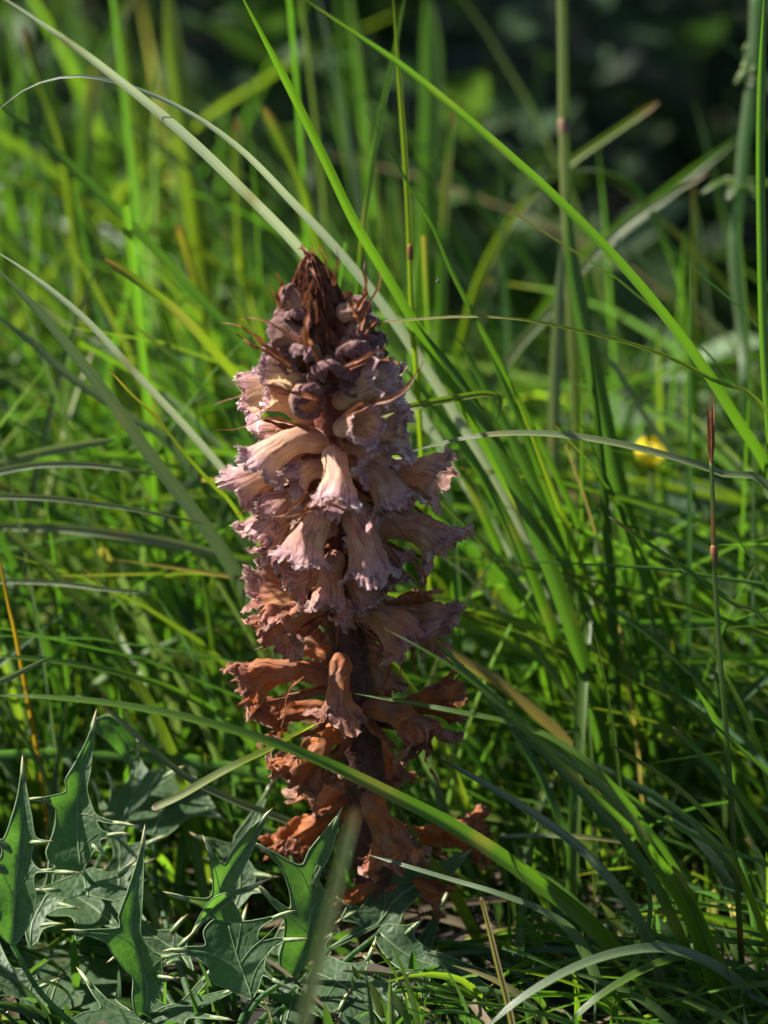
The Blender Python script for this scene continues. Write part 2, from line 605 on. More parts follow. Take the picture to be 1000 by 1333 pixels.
def corolla(B, Mo, age, scale=1.0, bow=0.12, opening=1.0, seed=0, crumple=None, lip=1.0, squash=1.0, pale=0.0, roll=0.0):
    """A two-lipped tubular flower from base B to the far edge of its lips Mo. Returns verts, faces, uv, colour."""
    rr = random.Random(seed)
    B = np.array(B)
    Mo = np.array(Mo)
    chord = Mo - B
    L = np.linalg.norm(chord)
    up = np.array([0, 0, 1.0])
    end = B + chord * 0.74
    sw = np.cross(chord, up) * rr.uniform(-0.09, 0.09)
    bow = bow + rr.uniform(-0.04, 0.05)
    p1 = B + chord * 0.27 + up * bow * L + sw
    p2 = B + chord * 0.55 + up * bow * L * rr.uniform(0.7, 1.1) + sw * 1.5
    nt, nl, na = 17, 11, 112
    t = np.linspace(0, 1, nt)[:, None]
    c = B * (1 - t) ** 3 + 3 * p1 * t * (1 - t) ** 2 + 3 * p2 * t ** 2 * (1 - t) + end * t ** 3
    T = nrm(np.gradient(c, axis=0))
    oh = np.array([Mo[0] - B[0], Mo[1] - B[1], 0])
    oh = oh / max(np.linalg.norm(oh), 1e-6) * (1 if np.linalg.norm(oh) > 0.002 else 0) + np.array(-FWD) * 0.15
    ref = up + oh * 0.85
    Dd = nrm(ref - T * np.sum(ref * T, axis=1, keepdims=True))
    Ss = np.cross(T, Dd)
    ca, sa = math.cos(roll), math.sin(roll)
    Dd, Ss = Dd * ca + Ss * sa, Ss * ca - Dd * sa
    th = np.linspace(-math.pi, math.pi, na, endpoint=False) + 0.02
    r = np.interp(t[:, 0], [0, 0.1, 0.25, 0.45, 0.7, 0.88, 1.0], [1.5, 2.5, 2.9, 2.8, 3.2, 3.8, 4.3]) * 0.001 * scale
    dry = np.clip((age - 0.35) / 0.65, 0, 1) if crumple is None else min(1.0, 0.12 + crumple * 1.35)
    roll = roll + rr.uniform(-0.45, 0.45)
    scale = scale * rr.uniform(0.92, 1.10)
    r = r * (1 - 0.10 * dry) * np.interp(t[:, 0], [0, 0.5, 1], [1, 1, 1 + 0.35 * dry])
    kd, ks = 1.0 - 0.12 * dry, (1.0 - 0.25 * dry) * squash
    R = Dd[:, None, :] * (np.cos(th) * kd)[None, :, None] + Ss[:, None, :] * (np.sin(th) * ks)[None, :, None]
    ph = [rr.uniform(0, 6.28) for _ in range(8)]
    keel = 1 + (0.035 + 0.08 * dry) * np.sin(5 * th + ph[0])[None, :] * np.interp(t, [0, 0.3, 1], [0.2, 0.8, 1.2])
    keel += (0.006 + 0.03 * dry) * np.sin(8 * th + ph[1] + 5 * t)
    rows = list(c[:, None, :] + R * (r[:, None] * keel)[:, :, None])
    # lips
    ext = np.zeros(na)
    for a0, wid, ln in LOBES:
        a0, wid, ln = a0 + rr.uniform(-0.16, 0.16), wid * rr.uniform(0.8, 1.15), ln * rr.uniform(0.72, 1.25)
        dth = (th - a0 + math.pi) % (2 * math.pi) - math.pi
        ext = np.maximum(ext, ln * np.exp(-(np.abs(dth) / wid) ** 3.2))
    ext = 0.18 + 0.82 * ext
    liplen = max(0.2 * L, 0.0044 * scale) * 1.05 * lip * (1 + 0.45 * dry) * ext
    upper = np.clip(np.cos(th) * 1.6 + 0.35, 0, 1)
    f0 = 0.22
    f1 = (lerp(rr.uniform(1.4, 2.2), rr.uniform(0.5, 1.3), upper) + rr.uniform(-0.4, 0.4) * np.sin(th + ph[6])) * opening if opening > 0 else np.full(na, 1.55 * opening)
    f0 = f0 if opening > 0 else -0.25
    Tl, Rl = T[-1], nrm(R[-1])
    pos = rows[-1].copy()
    wob = rr.uniform(-0.3, 0.3)
    am = 0.6 + 0.8 * np.sin(2 * th + ph[7]) * np.sin(3 * th + ph[6])
    ruff = am * np.sin(rr.choice([8, 9, 11, 13]) * th + ph[2] + 1.2 * np.sin(2 * th)) + (1.3 - am) * np.sin(rr.choice([17, 19, 22]) * th + ph[3] + np.sin(3 * th + ph[1])) + 0.6 * np.sin(31 * th + ph[4]) + 0.4 * np.sin(43 * th + ph[5])
    fringe = np.array([rr.uniform(-1, 1) for _ in range(na)])
    lips = []
    for k in range(1, nl + 1):
        s = k / nl
        phi = f0 + (f1 - f0) * s ** 1.15 + 0.25 * np.sin(3 * th + ph[5]) * s * (0.4 + dry)
        step = liplen / nl
        if k == nl:
            step = step * (1 + 1.3 * fringe * (1 if opening > 0 else 0.2))
        pos = pos + step[:, None] * (np.cos(phi)[:, None] * Tl + np.sin(phi)[:, None] * Rl)
        nn = -np.sin(phi)[:, None] * Tl + np.cos(phi)[:, None] * Rl
        amp = 0.00060 * scale * s ** 1.6 * (0.9 if opening > 0 else 0.12)
        lips.append(pos + nn * (ruff * amp)[:, None])
    rows += lips
    V = np.array(rows)
    n = nt + nl
    V = V.reshape(-1, 3)
    # wrinkles and crumpling
    a1 = (0.00046 + 0.0011 * dry) * scale
    a2 = (0.00018 + 0.00062 * dry) * scale
    off = Vector((seed * 3.1, seed * 1.7, 0))
    tv = np.repeat(np.concatenate([np.linspace(0, 0.74, nt), 0.74 + 0.26 * np.arange(1, nl + 1) / nl]), na)
    dsp = np.array([list(noise.noise_vector(Vector(p) * 210 + off)) for p in V])
    dsp2 = np.array([list(noise.noise_vector(Vector(p) * 750 + off)) for p in V])
    g = np.interp(tv, [0, 0.12, 0.5, 1], [0.05, 0.3, 0.7, 1.5])[:, None]
    V = V + dsp * a1 * g * 1.6 + dsp2 * a2 * g * 1.5
    uvw = np.stack([np.tile((th + math.pi) / (2 * math.pi), n), tv], axis=1)
    # pigment
    thv = np.tile(th, n)
    dors = np.clip(np.cos(thv) * 0.9 + 0.25, 0, 1)[:, None]
    u = tv[:, None]
    mott = np.array([0.5 + 0.5 * noise.noise(Vector(p) * 230 + off) + 0.25 * noise.noise(Vector(p) * 800 + off) for p in V])[:, None]
    cream = np.array([0.82, 0.61, 0.36])
    rose = np.array([0.55, 0.28, 0.235])
    lilac = np.array([0.66, 0.45, 0.46])
    rim = np.array([0.86, 0.76, 0.76])
    fresh = lerp(cream, rose, np.clip(dors * 0.68 + (mott - 0.5) * 0.7, 0, 1))
    fresh = lerp(fresh, rose * 0.75, np.clip(1 - u / 0.12, 0, 1) * 0.8)
    lipm = np.clip((u - 0.63) / 0.16 + (mott - 0.5) * 0.8, 0, 1)
    fresh = lerp(fresh, lerp(np.array([0.36, 0.185, 0.24]), lilac * 1.12, np.clip(mott * 1.7 - 0.25, 0, 1)), lipm)
    fresh = lerp(fresh, rim, np.clip((u - 0.90) / 0.1, 0, 1) * 0.8)
    hue = rr.uniform(-1, 1)
    d1 = np.array([0.17, 0.055, 0.018]) * (1 + 0.25 * hue)
    d2 = np.array([0.54, 0.165, 0.030])
    d3 = np.array([0.38, 0.18, 0.08])
    dead = lerp(d1, d2, np.clip(mott * 1.3 - 0.15, 0, 1))
    dead = lerp(dead, d3, np.clip((u - 0.86) / 0.14, 0, 1) * 0.6)
    dead = lerp(dead, np.array([0.10, 0.045, 0.035]), np.clip(1 - u / 0.15, 0, 1) * 0.6)
    a = np.clip(age + (mott - 0.5) * 0.35 * (1 if age > 0.2 else 0.3), 0, 1)
    cc = lerp(fresh, dead, a)
    if pale:
        cc = lerp(cc, np.array([0.60, 0.42, 0.27]), pale)
    vein = np.clip(0.45 + 0.75 * (u - 0.3), 0.25, 1.0) * (1 - 0.35 * a)
    cc = np.hstack([cc, vein])
    return V, grid_faces(n, na, True), uvw, cc, tv


def bract_mesh(pts, w=0.0016, twist=(20, 60), seed=0, tone=0.0, n=26):
    path = catmull(pts, n)
    rr = np.random.default_rng(seed)
    s = np.linspace(0, 1, n)
    wd = w * np.interp(s, [0, 0.15, 0.4, 0.75, 1], [0.75, 1.0, 0.75, 0.35, 0.10])
    wd = wd * (1 + 0.25 * np.sin(s * 23 + seed))
    path = path + np.array([list(noise.noise_vector(Vector(p) * 350)) for p in path]) * 0.0005 * s[:, None]
    v, f, uv = ribbon(path, wd, twist, 0.35)
    mo = np.array([0.5 + 0.5 * noise.noise(Vector(p) * 500) for p in v])[:, None]
    c = lerp(np.array([0.12, 0.035, 0.018]), np.array([0.33, 0.12, 0.045]), np.clip(mo + tone, 0, 1))
    return v, f, uv, c


def add_flower(bx, by, mx, my, dm, age, scale=1.0, bow=0.12, db=None, opening=1.0, name='flower', bract=True, hairs=950, **kw):
    FLOWER_N[0] += 1
    seed = FLOWER_N[0]
    if db is None:
        db = -4 if dm < 0 else 3
    B = P(bx, by, sd(by) + db)
    Mo = P(mx, my, sd(my) + dm)
    v, f, uv, c, tv = corolla(B, Mo, age, scale, bow, opening, seed, **kw)
    fo = link_mesh(name, v, f, M['petal'], SPIKE, uv, c)
    wt = np.interp(tv, [0, 0.5, 0.85, 1], [0.15, 0.35, 0.9, 4.0])
    h, hf_ = hairs_on(v, f, hairs, 0.0003, 0.0010, 0.00006, -1, wt, seed)
    tag(link_mesh('gland_hairs', h, hf_, M['hair'] if age < 0.7 else M['brown_hair'], fo), kind='stuff')
    if bract:
        rr = random.Random(seed + 900)
        Bv, Mv = np.array(B), np.array(Mo)
        ch = Mv - Bv
        L = np.linalg.norm(ch)
        dn = np.array([0, 0, -1.0])
        for k in range(2 if age < 0.5 else 3):
            sidev = np.cross(ch / L, dn)
            side = rr.uniform(-1, 1) * 0.0035
            l2 = rr.uniform(0.55, 1.0) * (1.0 if k else 1.05)
            pts = [Bv + dn * 0.0012 + sidev * side * 0.4,
                   Bv + ch * 0.3 * l2 + dn * 0.0034 + sidev * side,
                   Bv + ch * 0.65 * l2 + dn * rr.uniform(0.003, 0.006) + sidev * side * 1.4,
                   Bv + ch * 0.9 * l2 + dn * rr.uniform(0.003, 0.010) + sidev * side * 2.2]
            if age > 0.5 and k:
                pts[-1] = pts[-2] + dn * rr.uniform(0.003, 0.009) + sidev * rr.uniform(-0.004, 0.004)
            bv, bf, buv, bc = bract_mesh(pts, 0.0022 if k == 0 else 0.0011, (rr.uniform(-40, 40), rr.uniform(-90, 90)), seed * 7 + k)
            link_mesh('bract' if k == 0 else 'calyx_tooth', bv, bf, M['bract'], fo, buv, bc)
    return fo


# ---- open flowers, from the top of the spike down (base x,y -> lip x,y, lip depth in mm, age)
fl = add_flower
fl(412, 507, 335, 468, -6, 0.06, 0.88, 0.05, lip=0.75, opening=0.7)
fl(418, 550, 308, 500, 1, 0.05, 1.08, 0.03, lip=0.8, opening=0.8)
fl(424, 582, 318, 606, -12, 0.05, 1.08, 0.24)
fl(418, 598, 292, 640, 0, 0.18, 1.05, 0.14)
fl(424, 640, 352, 655, 8, 0.25, 0.9, 0.18)
fl(412, 575, 330, 566, 9, 0.15, 0.9, 0.05)
fl(432, 588, 440, 668, -26, 0.10, 1.05, 0.16, db=-10)
fl(446, 606, 535, 668, -16, 0.22, 1.12, 0.18, db=-7)
fl(440, 560, 486, 548, -22, 0.10, 0.88, 0.04, db=-8, lip=0.8, opening=0.6)
fl(438, 527, 507, 484, -12, 0.14, 1.02, 0.04, db=-7)
fl(450, 556, 540, 500, 3, 0.10, 1.0, 0.06)
fl(450, 602, 545, 552, -8, 0.12, 1.12, 0.05, db=-6)
fl(478, 645, 597, 608, 2, 0.28, 1.12, 0.10, pale=0.25)
fl(462, 628, 527, 612, 11, 0.30, 0.9, 0.10, pale=0.5)
fl(428, 668, 316, 704, -3, 0.25, 1.05, 0.20)
fl(430, 655, 385, 738, -20, 0.18, 1.14, 0.22, db=-9)
fl(455, 672, 492, 760, -22, 0.28, 1.12, 0.18, db=-9)
fl(470, 694, 603, 712, -7, 0.45, 1.14, 0.14)
fl(440, 722, 425, 800, -19, 0.42, 0.92, 0.15, db=-9)
fl(452, 745, 485, 792, -16, 0.45, 0.8, 0.15, db=-9)
fl(420, 792, 320, 752, 0, 0.52, 1.05, 0.03, crumple=0.15)
fl(434, 782, 334, 830, -10, 0.70, 1.08, 0.10, crumple=0.3)
fl(452, 786, 545, 838, -16, 0.66, 1.08, 0.12, db=-8, crumple=0.25)
fl(474, 812, 598, 812, -4, 0.62, 1.02, 0.10, crumple=0.25)
fl(470, 815, 556, 784, 8, 0.92, 0.85, 0.10, crumple=0.5)
fl(440, 886, 290, 886, -3, 0.88, 1.05, 0.13, crumple=0.3, lip=0.8, opening=0.45)
fl(446, 856, 438, 946, -20, 0.80, 1.02, 0.18, db=-10, crumple=0.25)
fl(432, 858, 392, 832, 10, 0.70, 0.85, 0.05, crumple=0.4)
fl(468, 850, 500, 898, 7, 0.75, 0.85, 0.15, crumple=0.3)
fl(446, 928, 334, 930, 4, 0.95, 0.95, 0.08, crumple=0.5, opening=0.4)
fl(462, 938, 376, 1015, -13, 0.93, 1.02, 0.20, db=-8, crumple=0.7)
fl(472, 924, 572, 968, -13, 0.86, 1.06, 0.16, db=-8, crumple=0.5)
fl(488, 934, 606, 902, 1, 1.0, 0.98, 0.04, crumple=0.4, opening=0.5)
fl(478, 960, 512, 1010, 8, 0.85, 0.8, 0.15, crumple=0.5)
fl(470, 1010, 395, 1046, 7, 0.95, 0.92, 0.06, crumple=0.5, pale=0.3)
fl(468, 1048, 360, 1112, 0, 1.0, 0.98, 0.06, crumple=0.5, opening=0.4)
fl(478, 1030, 522, 1128, -16, 0.88, 1.06, 0.12, db=-8, crumple=0.5)
fl(496, 1088, 640, 1086, 3, 1.0, 0.92, 0.02, crumple=0.7, opening=0.6)
fl(492, 1150, 440, 1180, -6, 1.0, 0.7, 0.05, crumple=0.9)
fl(496, 1160, 585, 1158, -4, 1.0, 0.6, 0.05, crumple=0.9)
# shorter crumpled flowers wedged between the others
for q_ in [(430, 612, 372, 622, -12, 0.2, 0.82), (438, 640, 486, 690, -15, 0.3, 0.85), (434, 690, 398, 700, -16, 0.3, 0.8), (448, 716, 528, 742, -10, 0.4, 0.85), (434, 748, 372, 762, -8, 0.45, 0.85),
           (450, 650, 545, 640, 4, 0.3, 0.9), (442, 766, 462, 808, -17, 0.5, 0.72), (446, 742, 512, 772, -12, 0.5, 0.8), (426, 632, 340, 668, -4, 0.28, 0.9), (432, 706, 345, 735, 0, 0.4, 0.85), (444, 585, 500, 600, -16, 0.2, 0.78)]:
    fl(*q_, 0.14, db=-7 if q_[4] < -5 else 2, crumple=0.35, lip=0.95)
# the far side of the spike, a spiral of flowers that shows from other places
for k, py in enumerate(range(520, 850, 34)):
    ang = k * 2.4
    sx = math.sin(ang) * 62
    x0 = stem_at(py)
    a = np.clip((py - 520) / 420, 0.08, 1.0)
    fl(x0, py, x0 + sx, py + 12 + 30 * a, 17, float(a), 0.92, 0.12, db=5, crumple=float(max(0, a - 0.5)), hairs=90)

# ---- buds below the tip (centre x,y, direction, depth)
BUDS = [(396, 506, 404, 530, -17, 1.05), (412, 455, 394, 472, -12, 1.1), (430, 466, 431, 500, -14, 1.3), (446, 452, 466, 472, -12, 1.2),
        (450, 440, 488, 428, -5, 1.05), (406, 445, 350, 430, -4, 1.05), (400, 425, 380, 418, -8, 0.9), (398, 405, 364, 380, -2, 0.8),
        (440, 410, 472, 400, -4, 0.8), (408, 470, 362, 462, -6, 1.0), (458, 472, 503, 450, -3, 1.0), (436, 492, 474, 496, -12, 1.0),
        (430, 500, 474, 470, 6, 1.0), (405, 480, 360, 470, 8, 1.0), (420, 450, 430, 440, 14, 1.0), (420, 490, 425, 500, 16, 1.0),
        (446, 420, 474, 395, 8, 0.8), (396, 420, 366, 405, 8, 0.8)]
for i, (bx, by, mx, my, dm, sc_) in enumerate(BUDS):
    FLOWER_N[0] += 1
    B = P(bx, by, sd(by) + (-5 if dm < 0 else 5))
    Mo = P(mx, my, sd(my) + dm)
    v, f, uv, c, tv = corolla(B, Mo, 0.12, sc_, 0.06, -0.9, FLOWER_N[0], lip=0.9)
    pur = np.array([0.19, 0.070, 0.075])
    mixf = np.clip((tv[:, None] - 0.35) / 0.35, 0, 1) * 0.75
    c[:, :3] = lerp(c[:, :3], pur, mixf) * 0.80
    bo = link_mesh('bud', v, f, M['petal'], SPIKE, uv, c)
    wt = np.interp(tv, [0, 0.4, 1], [0.3, 1, 1.3])
    h, hf_ = hairs_on(v, f, 260, 0.0003, 0.0008, 0.000035, 1, wt, 400 + i)
    tag(link_mesh('gland_hairs', h, hf_, M['hair'], bo), kind='stuff')

# ---- overlapping dark scales of the pointed tip
apex_axis = [(427, 500), (421, 450), (415, 410), (409, 370), (404, 330)]


def apex_pt(t):
    ys = [500, 450, 410, 370, 330]
    xs = [427, 421, 415, 409, 404]
    y = 500 - 170 * t
    return float(np.interp(-y, [-a for a in ys], xs)), y


n_sc = 84
for i in range(n_sc):
    t = (i + 0.5) / n_sc
    ang = i * 2.39996
    bx, by = apex_pt(0.06 + t * 0.76)
    r0 = 48 * (1 - t * 0.80) ** 0.9
    ln = (84 - 34 * t) * random.uniform(0.85, 1.15)
    base = P(bx, by, sd(by))
    rdir = np.array([math.sin(ang), -math.cos(ang), 0.0])
    tipx, tipy = apex_pt(min(1.0, t * 0.80 + ln / 170))
    tip_r = max(1.2, r0 * (0.62 - 0.50 * t)) * random.uniform(0.8, 1.25)
    b = np.array(base) + rdir * r0 * S
    tip = np.array(P(tipx, tipy, sd(tipy))) + rdir * tip_r * S
    out = rdir * S * (r0 * 0.36 + 3)
    mid = b * 0.55 + tip * 0.45 + out
    q = b * 0.2 + tip * 0.8 + out * 0.6
    if random.random() < 0.3:
        tip = tip + rdir * S * random.uniform(3, 10)
    path = catmull([b, b * 0.75 + mid * 0.25 + out * 0.3, mid, q, tip], 18)
    s = np.linspace(0, 1, 18)
    wd = S * 44 * (1 - 0.52 * t) * np.interp(s, [0, 0.25, 0.5, 0.8, 1], [0.8, 1.0, 0.72, 0.28, 0.05])
    v, f, uv = ribbon(path, wd, (random.uniform(-12, 12), random.uniform(-25, 25)), 0.22, 7, ref=rdir + np.array([0, 0, 0.1]))
    v = v + np.array([list(noise.noise_vector(Vector(p) * 600)) for p in v]) * 0.00035
    mo = np.array([0.5 + 0.5 * noise.noise(Vector(p) * 520) for p in v])[:, None]
    edge = (np.abs(uv[:, 0] * 2 - 1) ** 3)[:, None]
    c = lerp(np.array([0.075, 0.025, 0.014]), np.array([0.22, 0.075, 0.032]), np.clip(mo * 0.8 + edge * 0.35 - 0.1, 0, 1))
    so = link_mesh('tip_scale', v, f, M['bract'], SPIKE, uv, c)
    h, hf_ = hairs_on(v, f, 170, 0.0003, 0.0008, 0.000035, -1, None, 700 + i)
    tag(link_mesh('gland_hairs', h, hf_, M['brown_hair'], so), kind='stuff')
# dried thread ends at the very tip
for i in range(9):
    x, y = 404, 336
    dx = random.uniform(-20, 22)
    pts = [P(x + dx * 0.15, y + 6, sd(y) + random.uniform(-2, 2)), P(x + dx * 0.4, y - 6, sd(y)), P(x + dx * 0.8, y - random.uniform(8, 18), sd(y) + random.uniform(-3, 3)),
           P(x + dx * 1.0, y - random.uniform(6, 18), sd(y) + random.uniform(-3, 3))]
    v, f, uv, c = bract_mesh(pts, 0.0007, (0, 90), 1300 + i, 0.2, 14)
    link_mesh('tip_thread', v, f, M['bract'], SPIKE, uv, c)

# ---- long curling bracts that stand out of the outline
BR = [([(372, 470), (345, 450), (322, 430), (300, 421), (287, 421)], -6, 2.4), ([(378, 478), (352, 461), (328, 449), (312, 438), (302, 431)], -8, 2.2),
      ([(392, 448), (370, 432), (342, 417), (320, 414), (310, 421)], -8, 1.6), ([(366, 402), (363, 387), (367, 371), (363, 360), (361, 354)], -6, 2.6),
      ([(364, 400), (357, 384), (351, 368)], -4, 1.0), ([(462, 412), (466, 400), (477, 382), (475, 360), (474, 339)], -6, 2.8),
      ([(470, 430), (473, 412), (484, 390), (494, 371), (496, 352)], -6, 2.3), ([(434, 372), (436, 358), (439, 342), (440, 322)], -8, 1.7),
      ([(430, 362), (425, 346), (424, 334), (414, 319)], -5, 1.3), ([(470, 440), (481, 429), (489, 420), (495, 423), (492, 428)], -4, 1.6),
      ([(446, 478), (476, 465), (493, 457), (510, 446)], -12, 1.8), ([(455, 480), (485, 468), (506, 469), (521, 476), (533, 487)], -9, 2.2),
      ([(450, 540), (476, 527), (506, 520), (525, 508), (544, 484), (552, 471)], -17, 2.6), ([(412, 520), (382, 512), (342, 503), (306, 519), (279, 526)], -14, 2.5),
      ([(405, 560), (369, 548), (342, 545), (315, 557), (276, 560)], -9, 2.0), ([(500, 700), (523, 739), (544, 763), (553, 792)], -8, 1.6),
      ([(530, 720), (553, 752), (548, 767), (536, 779), (520, 776)], -10, 1.6), ([(400, 640), (372, 668), (345, 672), (322, 668)], -16, 1.1),
      ([(405, 650), (390, 680), (365, 705), (330, 725)], -18, 1.3), ([(425, 660), (405, 664), (380, 672), (358, 673)], -20, 1.6),
      ([(380, 715), (366, 735), (372, 760), (379, 790)], -14, 1.0), ([(480, 840), (505, 860), (520, 874), (536, 876)], -8, 1.1),
      ([(545, 820), (538, 845), (538, 870), (552, 884)], -10, 2.2), ([(500, 840), (508, 870), (500, 890), (484, 905)], 0, 2.4),
      ([(395, 880), (376, 898), (370, 930), (366, 948)], -14, 1.8), ([(455, 760), (484, 770), (490, 778), (480, 772)], -20, 0.9),
      ([(450, 380), (458, 392), (464, 408), (466, 420)], -8, 3.2), ([(396, 400), (403, 378), (410, 360), (402, 348)], -15, 2.6),
      ([(400, 455), (398, 430), (402, 405), (404, 380)], -20, 3.2), ([(416, 470), (408, 452), (398, 436), (400, 424)], -21, 2.6),
      ([(432, 960), (400, 960), (385, 980), (372, 972)], -12, 1.2), ([(515, 990), (540, 985), (560, 960), (566, 940)], -6, 1.0),
      ([(560, 1000), (568, 1015), (572, 1040)], -8, 1.3)]
for i, (pts, d, w) in enumerate(BR):
    pp = [P(x, y, sd(y) + d - 5 + 1.5 * math.sin(i + 2 * k)) for k, (x, y) in enumerate(pts)]
    v, f, uv, c = bract_mesh(pp, w * 0.00062, (random.uniform(-30, 30), random.uniform(-70, 70)), 300 + i, 0.12, 34)
    bo = link_mesh('bract', v, f, M['bract'], SPIKE, uv, c)
    h, hf_ = hairs_on(v, f, 60, 0.0002, 0.0005, 0.00003, -1, None, 500 + i)
    tag(link_mesh('gland_hairs', h, hf_, M['brown_hair'], bo), kind='stuff')


# ------------------------------------------------------------------ spiny eryngo
def crop(x0, y0, k):
    return lambda pts: [((x0 + p[0] * k, y0 + p[1] * k) + tuple(p[2:])) for p in pts]


c5, c6, c7, c8 = crop(0, 920, 0.25), crop(80, 1080, 0.25), crop(220, 1060, 0.25), crop(380, 1100, 0.26)
T_ = 't'
ROS = thing('eryngo_plant', 'grey-green eryngo rosette with stiff spiny holly-like leaves at the foot of the broomrape', 'thistle', G(285, 1420))


def eryngo_leaf(outline, mid, laterals, d0, lean, fold, bend=0.0, wave=1.2, stalk=None, seed=0, fine=5.0):
    """outline: photo points, those marked 't' are spine tips. The blade gets a fold along the midrib, a bend and ripples."""
    cx = sum(p[0] for p in outline) / len(outline)
    by = mid[0][1]
    m = np.array([q[:2] for q in mid], float)

    def mid_x(y):
        o = np.argsort(m[:, 1])
        return np.interp(y, m[o, 1], m[o, 0])

    def depth(x, y):
        h = by - y
        f_ = abs(x - mid_x(y))
        return d0 + lean * h * S * 1000 + bend * (h * S * 1000) ** 2 / 30 - fold * f_ * S * 1000 \
            + wave * noise.noise(Vector((x * 0.02, y * 0.02, seed * 1.3)))

    # smooth outline, broken at the tips
    n = len(outline)
    pts, tips = [], []
    for i in range(n):
        a, b = outline[i], outline[(i + 1) % n]
        p0 = outline[i - 1]
        p3 = outline[(i + 2) % n]
        at, bt = len(a) > 2, len(b) > 2
        A, Bq = np.array(a[:2]), np.array(b[:2])
        ta = (Bq - A) if at else (Bq - np.array(p0[:2])) * 0.5
        tb = (Bq - A) if bt else (np.array(p3[:2]) - A) * 0.5
        lim = np.linalg.norm(Bq - A)
        for tv_ in (ta, tb):
            l = np.linalg.norm(tv_)
            if l > lim:
                tv_ *= lim / l
        k = max(2, int(np.linalg.norm(Bq - A) / fine))
        if at:
            tips.append(len(pts))
        for s in np.linspace(0, 1, k, endpoint=False):
            h00, h10, h01, h11 = 2 * s ** 3 - 3 * s ** 2 + 1, s ** 3 - 2 * s ** 2 + s, -2 * s ** 3 + 3 * s ** 2, s ** 3 - s ** 2
            pts.append(h00 * A + h10 * ta + h01 * Bq + h11 * tb)
    pts = np.array(pts)
    nb = len(pts)
    lo, hi = pts.min(axis=0), pts.max(axis=0)
    gx, gy = np.meshgrid(np.arange(lo[0] + 3, hi[0], fine * 1.15), np.arange(lo[1] + 3, hi[1], fine * 1.15))
    gp = np.stack([gx.ravel(), gy.ravel()], axis=1) + rng.uniform(-1, 1, (gx.size, 2))
    # keep interior points that are not too close to the border
    dmin = np.min(np.linalg.norm(gp[:, None, :] - pts[None, :, :], axis=2), axis=1)
    gp = gp[dmin > fine * 0.55]
    allp = [Vector(p) for p in pts] + [Vector(p) for p in gp]
    res = delaunay_2d_cdt(allp, [], [list(range(nb))], 1, 1e-4)
    V2, F2 = res[0], res[2]
    V3 = np.array([P(p.x, p.y, depth(p.x, p.y)) for p in V2])
    leaf = link_mesh('leaf', V3, [tuple(f) for f in F2], M['eryngo'], ROS)
    # pale horny margin
    bp = np.array([P(p[0], p[1], depth(p[0], p[1])) for p in pts])
    loop = np.vstack([bp, bp[:1]])
    mv, mf, _ = tube(loop, 0.00017, 5, cap=False)
    link_mesh('margin', mv, mf, M['rib'], leaf)
    # raised veins
    ac = Acc()
    for k, ln in enumerate([mid] + laterals):
        q = catmull([(x, y) for x, y in [z[:2] for z in ln]], 14)
        p3 = np.array([P(x, y, depth(x, y) - 0.12) for x, y in q])
        r0 = 0.00030 if k == 0 else 0.00015
        v, f, _ = tube(p3, np.linspace(r0, r0 * 0.35, 14), 5)
        ac.add(v, f)
    ac.build('vein', M['rib'], leaf)
    # stiff spines carried on the lobes
    for i in tips:
        tip = pts[i]
        back = (pts[(i + 4) % nb] + pts[i - 4]) * 0.5
        dv = tip - back
        l = max(np.linalg.norm(dv), 1e-3)
        dv = dv / l
        ln = min(34, 16 + l * 0.9)
        p0, p1 = tip - dv * ln * 0.75, tip + dv * ln * 0.25
        a = np.array(P(p0[0], p0[1], depth(*p0)))
        b = np.array(P(p1[0], p1[1], depth(*tip)))
        bend_ = np.array([random.uniform(-1, 1), random.uniform(-1, 1), random.uniform(-1, 1)]) * 0.0003
        path = np.array([a, a * 0.66 + b * 0.34 + bend_ * 0.6, a * 0.33 + b * 0.67 + bend_, b])
        v, f, _ = tube(path, np.array([0.00050, 0.00056, 0.00038, 0.00003]), 6)
        tcol = np.repeat(np.array([[0.15, 0.23, 0.09], [0.28, 0.35, 0.16], [0.50, 0.48, 0.27], [0.48, 0.32, 0.13]]), 6, axis=0)
        link_mesh('spine', v, f, M['spine'], leaf, None, tcol)
    # leaf stalk to the heart of the rosette
    if stalk:
        x, y = mid[0][:2]
        p0 = np.array(P(x, y, depth(x, y)))
        pts3 = [p0] + [np.array(P(a, b, c)) for a, b, c in stalk] + [np.array(ROS.location) + np.array([0, 0, 0.002])]
        q = catmull(pts3, 20)
        v, f, _ = tube(q, np.linspace(0.0006, 0.0011, 20), 7)
        link_mesh('leaf_stalk', v, f, M['eryngo'], leaf)
    return leaf


